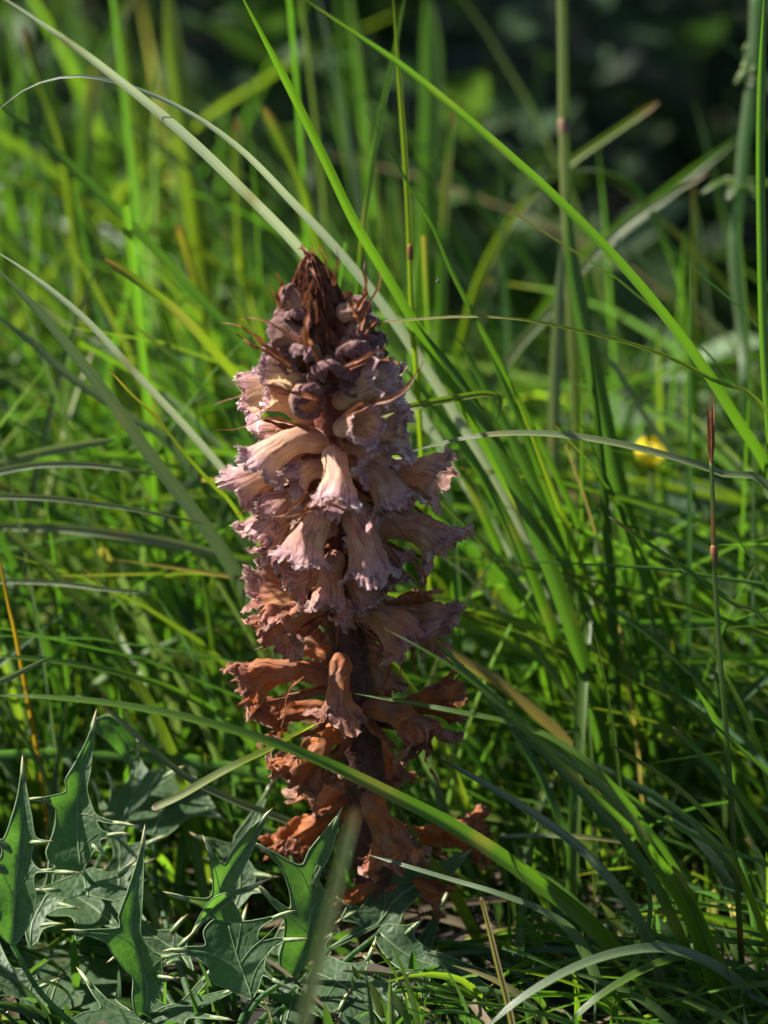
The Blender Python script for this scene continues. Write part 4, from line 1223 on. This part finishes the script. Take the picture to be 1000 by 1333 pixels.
bl('thin upright curled blade rising through the lower right bundle', [(836, 1128, -2), (846, 1165, -2), (844, 1205, -4), (832, 1240, -8), (815, 1275, -12)], [3, 7, 8, 8], 'g', (20, 30))
bl('dry straw-coloured stalk with reddish tip near the bottom edge', [(626, 1168, -18), (636, 1205, -20), (648, 1255, -22), (662, 1310, -24), (672, 1360, -26)], [5, 7, 8, 9], 's', (10, 10), 'white', cat='grass stalk', fold=0.6)
bl('pale out-of-focus blade nearest the lens, below the spike', [(463, 1052, -150), (448, 1110, -148), (428, 1195, -144), (408, 1275, -140), (388, 1370, -136)], [13, 18, 19, 20], 'p', (5, 5), 'brown')
bl('cut yellow blade with blunt white end above the eryngo leaves', [(198, 1053, -8), (235, 1036, -8), (275, 1013, -7), (315, 992, -6), (350, 976, -4), (385, 956, 0), (420, 938, 8)], [11, 13, 12, 13, 12], 'y', (10, 20, 50), 'white', root=False)
bl('long blade with dry brown end passing behind the eryngo to the spike', [(133, 918, 22), (165, 945, 22), (200, 978, 22), (250, 1016, 24), (310, 1045, 26), (390, 1075, 30), (470, 1110, 36)], [5, 9, 12, 12, 11], 'b', (25, 20), 'brown')
bl('thin yellow-green blade over the dark eryngo leaf at the bottom', [(445, 1264, -6), (500, 1268, -6), (560, 1280, -5), (620, 1300, -4), (690, 1330, -2)], [3, 5, 6, 6], 'y', (10, 10), 'yellow', root=False)
bl('cut blade with white tip at the right, below the spikelet stalk', [(876, 946, -2), (905, 975, -2), (950, 1020, 0), (985, 1065, 4), (1030, 1130, 10)], [6, 9, 11, 11], 'g', (10, 10), 'white')
bl('thin pointed blade crossing the spikelet stalk on the right', [(897, 914, -6), (930, 944, -6), (965, 975, -5), (1030, 1040, 0)], [3, 7, 9], 'g', (10, 10), 'brown')
bl('long thin blade with red-brown tip falling to the right edge', [(794, 969, -4), (840, 996, -4), (890, 1032, -2), (935, 1080, 2), (965, 1140, 6), (1005, 1240, 14)], [4, 7, 8, 9, 10], 'y', (15, 10), 'brown')
bl('blurred level blade behind the lower right bundle', [(648, 1090, 30), (700, 1088, 32), (760, 1090, 34), (810, 1096, 38)], [8, 9, 8], 'p', (30, 30), root=False)
bl('broad dim blade at the bottom right under the arched ones', [(790, 1175, 10), (850, 1215, 12), (910, 1250, 14), (1000, 1330, 22)], [6, 10, 11], 'g', (20, 20))

# thick culm with a pink joint
CUL = thing('reed_culm', 'thick upright pale-green grass culm with a pinkish joint, out of focus', 'grass stalk', P(745, 700, 110))
cp = catmull([P(731, -30, 100), P(733, 70, 100), P(734, 165, 100), P(737, 260, 100), P(744, 400, 102), P(752, 540, 108), P(760, 760, 125)], 50)
v, f, uv = tube(cp, np.linspace(6.5, 9, 50) * S * 1.1, 14)
link_mesh('culm', v, f, M['blade'], CUL, uv, np.tile([[0.20, 0.23, 0.085, 1]], (len(v), 1)))
nv = catmull([P(733.5, 155, 100), P(734, 165, 100), P(734.5, 176, 100)], 7)
v, f, uv = tube(nv, np.array([6.9, 7.2, 7.4, 7.5, 7.4, 7.2, 6.9]) * S * 1.1, 14)
link_mesh('joint', v, f, M['straw'], CUL, uv, np.tile([[0.24, 0.15, 0.09, 1]], (len(v), 1)))
# brown joint of the thin culm
jp = catmull([P(533.5, 318, 39), P(534, 328, 39), P(534.5, 338, 39)], 7)
v, f, uv = tube(jp, np.array([3.0, 3.6, 4.0, 4.1, 4.0, 3.6, 3.0]) * S, 10)
for o in bpy.data.objects:
    if o.get('label', '').startswith('thin upright culm-like'):
        link_mesh('joint', v, f, M['straw'], o, uv, np.tile([[0.2, 0.09, 0.02, 1]], (len(v), 1)))

# grass stalk with brown spikelet
SPK = thing('grass_stalk', 'slender grass stalk topped by a reddish-brown spikelet on the right', 'grass stalk', G(966, 1300))
kp = [P(926, 600, -4), P(928, 660, -4), P(930, 740, -4), P(937, 850, -3), P(946, 960, -1), P(953, 1060, 3), P(960, 1160, 8), P(966, 1260, 18), P(968, 1300, 26)]
q = catmull(kp, 70)
q = np.vstack([q, np.array(SPK.location)[None]])
v, f, uv = tube(q, np.linspace(3.0, 4.4, 71) * S, 9)
cc = np.tile([[0.10, 0.15, 0.03, 1.0]], (len(v), 1))
vv_ = uv[:, 1]
cc[:, :3] = lerp(cc[:, :3], np.array([0.24, 0.10, 0.04]), (np.clip(1 - np.abs(vv_ - 0.11) / 0.05, 0, 1) * 0.8)[:, None])
cc[:, :3] = lerp(cc[:, :3], np.array([0.26, 0.11, 0.03]), (np.clip(1 - np.abs(vv_ - 0.83) / 0.03, 0, 1) * 0.9)[:, None])
link_mesh('stalk', v, f, M['blade'], SPK, uv, cc)
for k, (dx, top, dd, w) in enumerate([(-4, 524, -2, 7), (5, 506, 1, 8), (0, 528, 3, 8), (2, 536, -3, 7), (-1, 520, 0, 7)]):
    pts = [P(926, 604, -4 + dd * 0.2), P(925 + dx * 0.3, 580, -4 + dd * 0.5), P(924 + dx * 0.6, 555, -4 + dd * 0.6), P(924 + dx * 0.7, (555 + top) / 2, -4 + dd * 0.6), P(923 + dx * 1.0, top, -4 + dd * 0.7)]
    pa = catmull(pts, 20)
    wd = S * w * np.interp(np.linspace(0, 1, 20), [0, 0.25, 0.55, 0.8, 1], [0.4, 1, 0.9, 0.3, 0.05])
    v, f, uv = ribbon(pa, wd, (k * 40 - 60, k * 40 - 40), 0.45)
    link_mesh('husk', v, f, M['spikelet'], SPK, uv)
v, f, uv = tube(catmull([P(929, 708, -4), P(930, 722, -4), P(931, 734, -4)], 6), np.array([3, 5, 5.5, 5, 4, 3]) * S, 9)
link_mesh('joint', v, f, M['spikelet'], SPK, uv)

# yellow flower behind
YF = thing('yellow_flower', 'small yellow flower glowing out of focus on the right', 'flower', G(850, 1020))
fc = np.array(P(848, 602, 115))
q = catmull([fc, np.array(P(850, 680, 112)), np.array(P(846, 800, 116)), np.array(YF.location)], 24)
v, f, uv = tube(q, np.linspace(4, 5, 24) * S, 7)
link_mesh('stalk', v, f, M['blade'], YF, uv, np.tile([[0.09, 0.15, 0.03, 1]], (len(v), 1)))
for k in range(6):
    a = k * math.tau / 6 + 0.2
    out = np.array([math.cos(a), math.sin(a) * 0.9, 0.0])
    pts = [fc - [0, 0, 0.001], fc + out * 0.0026 + [0, 0, 0.0004], fc + out * 0.0041 + [0, 0, 0.003], fc + out * 0.0036 + [0, 0, 0.0062]]
    pa = catmull(pts, 10)
    wd = 0.0044 * np.array([0.25, 0.5, 0.75, 0.92, 1.0, 1.0, 0.97, 0.88, 0.7, 0.35])
    v, f, uv = ribbon(pa, wd, (0, 0), -0.15, 5, ref=out + np.array([0, 0, -0.3]))
    link_mesh('petal', v, f, M['yellow'], YF, uv)
for k in range(14):
    a = k * 2.4
    o_ = np.array([math.cos(a), math.sin(a), 0]) * 0.0016 * math.sqrt(k / 14)
    v, f, uv = tube(np.array([fc + o_, fc + o_ * 1.5 + [0, 0, 0.0045]]), [0.0003, 0.0005], 5)
    link_mesh('stamen', v, f, M['yellow'], YF, uv)

# whorled plant at the right edge
WH = thing('whorled_weed', 'pale square-stemmed weed with whorled leaves and bud clusters at the right edge, out of focus', 'weed', G(962, 760))
wp = [P(985, -20, 120), P(980, 90, 120), P(968, 190, 120), P(964, 243, 120), P(956, 330, 120), P(966, 430, 122), P(972, 560, 128), np.array(WH.location)]
q = catmull(wp, 50)
v, f, uv = tube(q, np.linspace(8, 9.5, 50) * S * 1.12, 8)
link_mesh('stalk', v, f, M['blade'], WH, uv, np.tile([[0.15, 0.22, 0.12, 1]], (len(v), 1)))
for cx, cy, n_, ln in [(964, 243, 7, 56), (977, 100, 5, 26)]:
    c0 = np.array(P(cx, cy, 120))
    for k in range(n_):
        a = k * math.tau / n_ + cy
        out = np.array([math.cos(a), math.sin(a), 0.05])
        l = ln * S * random.uniform(0.85, 1.15)
        pa = catmull([c0, c0 + out * l * 0.5 + [0, 0, 0.0012], c0 + out * l + [0, 0, -0.002]], 9)
        wd = S * 17 * np.array([0.3, 0.55, 0.8, 0.95, 1, 0.95, 0.8, 0.55, 0.1])
        v, f, uv = ribbon(pa, wd, (0, 10), 0.1, 5, ref=(0, 0, 1))
        link_mesh('leaf', v, f, M['blade'], WH, uv, np.tile([[0.10, 0.16, 0.04, 1]], (len(v), 1)))
for k in range(9):
    c0 = np.array(P(974 + random.uniform(-14, 18), 84 + random.uniform(-24, 30), 118 + random.uniform(-6, 6)))
    bm_v, bm_f, buv = tube(np.array([c0 + [0, 0, -0.0014], c0 + [0, 0, -0.001], c0, c0 + [0, 0, 0.001], c0 + [0, 0, 0.0015]]), np.array([0.0003, 0.0010, 0.0013, 0.0009, 0.0003]) * random.uniform(0.7, 1.3), 8)
    link_mesh('bud', bm_v, bm_f, M['straw'], WH, buv, np.tile([[0.12, 0.18, 0.06, 1]], (len(bm_v), 1)))

# a tiny fly in the air
fp = np.array(P(570, 367, 10))
FLY = thing('fly', 'tiny dark fly hovering right of the spike tip', 'insect', fp)
v, f, uv = tube(np.array([fp + [x * 0.0001, 0, z * 0.0001] for x, z in ((-6, -1), (-4, 0), (-1, 0.5), (2, 0.8), (4, 1), (6, 1))]), np.array([0.5, 2.0, 2.2, 2.6, 2.2, 0.6]) * 0.0001, 8)
link_mesh('body', v, f, M['fly'], FLY, uv)
for s_ in (-1, 1):
    pa = catmull([fp + [0.0002, 0, 0.0002], fp + [-0.0001, s_ * 0.0006, 0.0006], fp + [-0.0004, s_ * 0.0010, 0.0010]], 8)
    v, f, uv = ribbon(pa, 0.0006 * np.array([0.3, 0.6, 0.85, 1, 1, 0.9, 0.7, 0.2]), (0, 0), 0.02, 3, ref=(0.5, 0, 1))
    link_mesh('wing', v, f, M['wing'], FLY, uv)


# ------------------------------------------------------------------ leafy weeds in the background
def weed_leaf_mesh(name, L, W, color, seed):
    n = 12
    s = np.linspace(0, 1, n)
    path = np.stack([s * L, np.zeros(n), 0.25 * L * np.sin(s * 2.4)], axis=1)
    wd = W * np.sin(np.clip(s * 0.93 + 0.05, 0, 1) * math.pi) ** 0.8
    v, f, uv = ribbon(path, wd, (-8, 10), 0.12, 7, ref=(0, 0, 1))
    v = v + np.array([list(noise.noise_vector(Vector(p) * 60 + Vector((seed, 0, 0)))) for p in v]) * 0.0016
    o = link_mesh(name, v, f, M['weed'], None, uv, np.tile([(*color, 1)], (len(v), 1)))
    return o


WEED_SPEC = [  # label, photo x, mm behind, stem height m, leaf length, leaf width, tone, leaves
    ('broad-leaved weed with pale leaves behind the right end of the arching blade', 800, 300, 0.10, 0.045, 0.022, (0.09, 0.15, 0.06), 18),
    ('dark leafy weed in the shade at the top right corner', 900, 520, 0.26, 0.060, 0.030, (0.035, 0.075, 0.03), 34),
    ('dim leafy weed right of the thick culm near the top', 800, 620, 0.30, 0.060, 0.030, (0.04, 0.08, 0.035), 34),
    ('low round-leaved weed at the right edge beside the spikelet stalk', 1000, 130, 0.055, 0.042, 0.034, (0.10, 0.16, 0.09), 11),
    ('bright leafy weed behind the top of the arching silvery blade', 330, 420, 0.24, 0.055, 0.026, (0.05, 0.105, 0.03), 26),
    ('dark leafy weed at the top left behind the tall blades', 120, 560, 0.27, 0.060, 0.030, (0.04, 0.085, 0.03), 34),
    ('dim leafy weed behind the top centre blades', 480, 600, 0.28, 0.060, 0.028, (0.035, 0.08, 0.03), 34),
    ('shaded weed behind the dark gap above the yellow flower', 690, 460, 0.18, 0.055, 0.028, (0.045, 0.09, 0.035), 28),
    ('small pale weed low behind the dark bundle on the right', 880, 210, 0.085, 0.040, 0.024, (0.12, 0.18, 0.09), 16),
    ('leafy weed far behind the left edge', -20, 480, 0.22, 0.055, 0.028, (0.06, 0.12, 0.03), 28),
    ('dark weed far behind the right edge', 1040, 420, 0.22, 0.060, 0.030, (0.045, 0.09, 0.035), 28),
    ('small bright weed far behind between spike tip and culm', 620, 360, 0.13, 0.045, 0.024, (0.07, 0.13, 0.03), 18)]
for wi, (lab, px, dmm, h, Ll, Lw, tone, nl_) in enumerate(WEED_SPEC):
    yb = dmm / 1000.0
    zc = (DIST + yb) / DIST
    base = Vector(((px - 500) * S * zc * 1.0 + CAM.x, yb, 0.0))
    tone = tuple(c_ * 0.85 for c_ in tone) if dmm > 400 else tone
    W_ = thing('leafy_weed', lab, 'weed', base)
    st = catmull([np.array(base), np.array(base) + [0.008, 0.0, h * 0.5], np.array(base) + [-0.006, 0.01, h]], 14)
    v, f, uv = tube(st, np.linspace(0.002, 0.0012, 14), 6)
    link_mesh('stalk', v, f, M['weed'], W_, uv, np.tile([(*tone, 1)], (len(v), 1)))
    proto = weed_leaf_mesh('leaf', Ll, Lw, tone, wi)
    me = proto.data
    bpy.data.objects.remove(proto)
    for k in range(nl_):
        t = (k + 0.6) / nl_
        o = bpy.data.objects.new('leaf', me)
        COL.objects.link(o)
        o.parent = W_
        i = min(13, int(t * 13))
        o.location = Vector(st[i]) - base
        sc_ = random.uniform(0.65, 1.15) * (1.1 - 0.45 * t)
        o.scale = (sc_, sc_, sc_)
        o.rotation_euler = (random.uniform(-0.5, 0.5), random.uniform(-0.75, 0.25), k * 2.4 + random.uniform(-0.4, 0.4))


# bushes added behind the meadow, mostly above the frame, to shade the far ground
def shade_shrub(label, x, y, h, rx, tone, seed):
    r = np.random.default_rng(seed)
    base = np.array([x, y, 0.0])
    B_ = thing('shade_shrub', label, 'shade_shrub', base, 'bushes added behind the meadow for shade')
    ac = Acc()
    for k in range(9):
        a = r.uniform(0, math.tau)
        o = np.array([math.cos(a), math.sin(a), 0]) * rx * r.uniform(0.2, 0.9)
        q = catmull([base - [0, 0, 0.01], base + o * 0.35 + [0, 0, h * 0.4], base + o + [0, 0, h * r.uniform(0.75, 1.0)]], 10)
        v, f, uv = tube(q, np.linspace(0.011, 0.003, 10), 6)
        ac.add(v, f, uv, np.array([0.12, 0.085, 0.06]))
    ac.build('trunk', M['straw'], B_)
    n = 5200
    u = r.normal(0, 1, (n, 3))
    u = nrm(u) * r.random((n, 1)) ** 0.45
    c = base + np.array([0, 0, h * 0.55]) + u * np.array([rx, rx, h * 0.50])
    clump = np.array([noise.noise(Vector(p) * 9 + Vector((seed, 0, 0))) for p in c])
    c = c[clump > -0.12]
    n = len(c)
    d = nrm(r.normal(0, 1, (n, 3)) + [0, 0, 0.2])
    sdv = nrm(np.cross(d, r.normal(0, 1, (n, 3))))
    up_ = np.cross(sdv, d)
    L = r.uniform(0.025, 0.055, (n, 1))
    W2 = L * 0.27
    V = np.stack([c, c + d * L * 0.45 + sdv * W2 + up_ * W2 * 0.3, c + d * L, c + d * L * 0.45 - sdv * W2 + up_ * W2 * 0.3], axis=1).reshape(-1, 3)
    F = [f_ for i in range(n) for f_ in ((4 * i, 4 * i + 1, 4 * i + 2), (4 * i, 4 * i + 2, 4 * i + 3))]
    cc = np.repeat(np.array(tone) * r.uniform(0.7, 1.3, (n, 1)), 4, axis=0)
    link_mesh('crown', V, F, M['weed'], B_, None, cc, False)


shade_shrub('added shade shrub beyond the left of the meadow', -0.95, 1.25, 1.15, 0.42, (0.05, 0.10, 0.03), 41)
shade_shrub('added shade shrub beyond the meadow behind the spike tip', -0.42, 0.94, 1.25, 0.46, (0.034, 0.070, 0.026), 42)
shade_shrub('added shade shrub beyond the meadow behind the thick culm', 0.42, 1.00, 1.2, 0.42, (0.034, 0.072, 0.028), 43)
shade_shrub('added shade shrub beyond the right of the meadow', 1.05, 1.10, 1.2, 0.42, (0.04, 0.08, 0.03), 44)


# ------------------------------------------------------------------ the uncountable grass
def sward(name, label, N, xr, yr, hr, wr, lean, palette, seed, mat='sward', reject=True, dens=None, cat='grass', low=False, thin=0.0):
    r = np.random.default_rng(seed)
    x = r.uniform(*xr, N)
    y = r.uniform(yr[0], yr[1], N) if dens is None else yr[0] + (yr[1] - yr[0]) * r.random(N) ** dens
    # roots gather in tufts
    tx, ty = r.uniform(*xr, N // 14), r.uniform(*yr, N // 14)
    pick = r.integers(0, len(tx), N)
    inr = r.random(N) < 0.6
    x = np.where(inr, tx[pick] + r.normal(0, 0.007, N), x)
    y = np.where(inr, ty[pick] + r.normal(0, 0.007, N), y)
    h = r.uniform(hr[0], hr[1], N) * np.where(r.random(N) < 0.25, 1.25, 1.0)
    az = np.where(r.random(N) < 0.72, r.normal(math.pi - 0.25, 0.55, N), r.uniform(0, math.tau, N))
    ln = np.abs(r.normal(0, lean, N))
    w = r.uniform(*wr, N)
    seg = 9
    s = np.linspace(0, 1, seg)[None, :]
    bendv = ln[:, None] * (0.35 * s + 0.95 * s ** 2.2)
    hor = h[:, None] * bendv
    zz = h[:, None] * (s - 0.42 * np.minimum(ln[:, None], 1.6) * s ** 2.6)
    px = x[:, None] + np.cos(az)[:, None] * hor
    py = y[:, None] + np.sin(az)[:, None] * hor
    pz = np.maximum(zz, 0.001) - 0.004 * (s == 0)
    path = np.stack([px, py, pz], axis=2)
    # nothing of the mass stands between the lens and the spike, or shades it
    cv = np.array(CAM)
    q = path - cv
    dz = q @ np.array(FWD)
    u = 500 + (q @ np.array(RGT)) / dz * DIST / S
    vpx = 666.5 - (q @ np.array(UPV)) / dz * DIST / S
    dd = (dz - DIST) * 1000
    if reject:
        zone = (u > 255) & (u < 660) & (vpx > 280) & (vpx < 1215) & (dd < np.tan(PITCH) * (vpx - 650) * S * 1000 + 16)
        zone |= (u > -30) & (u < 470) & (vpx > 930) & (vpx < 1400) & (dd < 34) & (not low)
        zone |= (dd < 16) & (vpx < 1180) & (u > -100) & (u < 1100)
        zone |= (u > 640) & (vpx > 880) & (vpx < 1300) & (dd < 14) & (path[..., 2] > 0.02)
        zone |= (u < 70) & (vpx < 360) & (dd < 150)
        zone |= (u > 795) & (u < 895) & (vpx > 535) & (vpx < 640) & (dd < 118)
        zone |= (u > 560) & (vpx < 460) & (dd > 50) & (r.random(N) < thin)[:, None]
        zone |= (dd < -30) & (not low)
        keep = ~zone.any(axis=1)
        sd_ = np.array(SUN_DIR)
        tpar = 0
        # blades whose upper half would stand in the sun's path to the spike
        for tgt in [np.array([-0.004 - 0.09 * zt, 0, zt]) for zt in (0.03, 0.06, 0.10, 0.14, 0.17)] + [np.array(P(*q_)) for q_ in ((60, 1130, 0), (110, 1050, 14), (180, 1200, 0), (300, 1200, 0), (400, 1180, 8), (240, 1300, -5), (150, 100, 22), (300, 190, 22), (700, 240, 0), (860, 1120, 15), (700, 1150, -5), (800, 1050, 8), (740, 990, 6), (890, 1190, 22), (600, 1085, -14), (720, 700, 40), (660, 600, 36), (640, 960, 0), (560, 1000, 4), (590, 905, 30), (620, 1090, 34), (848, 590, 115))]:
            rel_ = path - tgt
            al = rel_ @ sd_
            dist = np.linalg.norm(rel_ - al[..., None] * sd_, axis=2)
            hit = ((dist < 0.022) & (al > 0.01)).any(axis=1)
            keep &= ~(hit & (r.random(N) < 0.88))
        path, az, w, h = path[keep], az[keep], w[keep], h[keep]
    n = len(path)
    T = nrm(np.gradient(path, axis=1))
    fa = r.uniform(0, math.tau, n)
    ref = np.stack([np.cos(fa), np.sin(fa), np.full(n, 0.15)], axis=1)[:, None, :]
    Sd = nrm(np.cross(T, np.broadcast_to(ref, T.shape)))
    Nn = np.cross(Sd, T)
    prof = np.interp(np.linspace(0, 1, seg), [0, 0.2, 0.55, 0.85, 1], [0.75, 1.0, 0.9, 0.5, 0.06])
    cut = r.random(n) < 0.12
    pf = np.where(cut[:, None], np.maximum(prof, 0.7)[None, :], prof[None, :])
    hw = (w[:, None] * pf * 0.5)[:, :, None]
    V = np.stack([path - Sd * hw + Nn * hw * 0.35, path - Nn * hw * 0.15, path + Sd * hw + Nn * hw * 0.35], axis=2)
    V = V.reshape(-1, 3)
    base = (np.arange(n) * seg * 3)[:, None, None]
    i = np.arange(seg - 1)[None, :, None]
    j = np.arange(2)[None, None, :]
    a = base + i * 3 + j
    F = np.stack([a, a + 1, a + 4, a + 3], axis=-1).reshape(-1, 4)
    pal = np.array([p[1] for p in palette])
    pr = np.array([p[0] for p in palette])
    ci = r.choice(len(pal), n, p=pr / pr.sum())
    c = pal[ci] * r.uniform(0.75, 1.25, (n, 1)) * r.uniform(0.9, 1.1, (n, 3))
    c = np.repeat(c[:, None, :], seg, axis=1)
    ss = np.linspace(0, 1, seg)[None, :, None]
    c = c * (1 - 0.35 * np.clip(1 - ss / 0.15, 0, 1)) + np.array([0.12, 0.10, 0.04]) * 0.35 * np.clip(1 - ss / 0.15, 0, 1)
    tipc = np.where((r.random(n) < 0.12)[:, None], np.array([[0.22, 0.16, 0.05]]), c[:, -1, :])
    c[:, -1, :] = tipc
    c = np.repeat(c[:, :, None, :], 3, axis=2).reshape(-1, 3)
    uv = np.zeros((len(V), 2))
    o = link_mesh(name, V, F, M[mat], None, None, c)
    tag(o, label, cat, None, 'stuff')
    return o


PAL = [(5, (0.078, 0.150, 0.020)), (4, (0.052, 0.110, 0.022)), (3, (0.068, 0.120, 0.052)), (2.4, (0.14, 0.195, 0.024)), (0.04, (0.28, 0.22, 0.11)), (0.7, (0.12, 0.17, 0.085))]
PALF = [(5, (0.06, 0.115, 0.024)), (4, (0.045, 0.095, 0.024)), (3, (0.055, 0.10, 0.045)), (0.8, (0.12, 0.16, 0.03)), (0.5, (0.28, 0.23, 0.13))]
sward('meadow_grass', 'dense green meadow grass close behind and around the spike', 4900, (-0.42, 0.46), (-0.06, 0.28), (0.06, 0.17), (0.0014, 0.0034), 0.60, PAL, 5, thin=0.85)
sward('tall_grass', 'taller blurred meadow grass farther behind', 1000, (-0.6, 0.6), (0.14, 0.42), (0.10, 0.22), (0.0020, 0.0046), 0.42, PAL, 6, thin=0.94)
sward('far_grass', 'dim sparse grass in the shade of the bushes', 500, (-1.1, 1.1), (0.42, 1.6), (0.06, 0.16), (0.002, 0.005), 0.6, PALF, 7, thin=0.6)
sward('short_grass', 'short undergrowth of fine grass at the ground', 5200, (-0.4, 0.4), (-0.08, 0.45), (0.015, 0.065), (0.0012, 0.0030), 0.7, PAL, 8)
sward('fine_grass', 'fine low grass round the foot of the spike', 2600, (-0.16, 0.22), (-0.10, 0.12), (0.010, 0.034), (0.0010, 0.0024), 0.8, PAL, 12)
sward('ground_herbs', 'low dark green growth covering the soil', 7000, (-0.32, 0.32), (-0.22, 0.22), (0.005, 0.014), (0.0014, 0.0036), 1.0, PALF, 10, low=True)

# leafy undergrowth in the shade of the bushes
r = np.random.default_rng(77)
n = 9000
c = np.stack([r.uniform(-1.0, 1.0, n), r.uniform(0.42, 1.7, n), r.random(n) ** 1.5 * 0.10 + 0.002], axis=1)
cl = np.array([noise.noise(Vector((p[0] * 8, p[1] * 8, 0.5))) for p in c])
c = c[(cl > -0.25) | (c[:, 2] < 0.03)]
n = len(c)
d = nrm(r.normal(0, 1, (n, 3)) * [1, 1, 0.4])
sv2 = nrm(np.cross(d, np.array([0, 0, 1.0]) + r.normal(0, 0.45, (n, 3))))
L = r.uniform(0.015, 0.045, (n, 1))
nn2 = np.cross(sv2, d)
V = np.stack([c, c + d * L * 0.4 + sv2 * L * 0.27 + nn2 * L * 0.06, c + d * L, c + d * L * 0.4 - sv2 * L * 0.27 + nn2 * L * 0.06], axis=1).reshape(-1, 3)
F = [f_ for i in range(n) for f_ in ((4 * i, 4 * i + 1, 4 * i + 2), (4 * i, 4 * i + 2, 4 * i + 3))]
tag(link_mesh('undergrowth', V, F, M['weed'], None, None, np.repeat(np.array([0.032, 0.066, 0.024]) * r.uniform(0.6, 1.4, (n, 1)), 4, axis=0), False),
    'dark leafy undergrowth in the shade of the bushes', 'undergrowth', None, 'stuff')

# dead straw on the soil
r = np.random.default_rng(9)
ac = Acc()
for i in range(700):
    x, y = r.uniform(-0.4, 0.4), r.uniform(-0.12, 0.5)
    a = r.uniform(0, math.tau)
    l = r.uniform(0.01, 0.05)
    d = np.array([math.cos(a), math.sin(a), r.normal(0, 0.12)])
    p0 = np.array([x, y, 0.002 + r.random() * 0.006])
    pa = np.array([p0, p0 + d * l * 0.5 + [0, 0, 0.002], p0 + d * l])
    v, f, uv = ribbon(pa, np.full(3, r.uniform(0.0008, 0.003)), (0, r.uniform(-60, 60)), 0.2, 3, ref=(0, 0, 1))
    ac.add(v, f, uv, np.array([0.13, 0.10, 0.055]) * r.uniform(0.3, 1.2))
lo = ac.build('dead_straw', M['straw'])
tag(lo, 'dead straw littering the soil', 'straw', None, 'stuff')
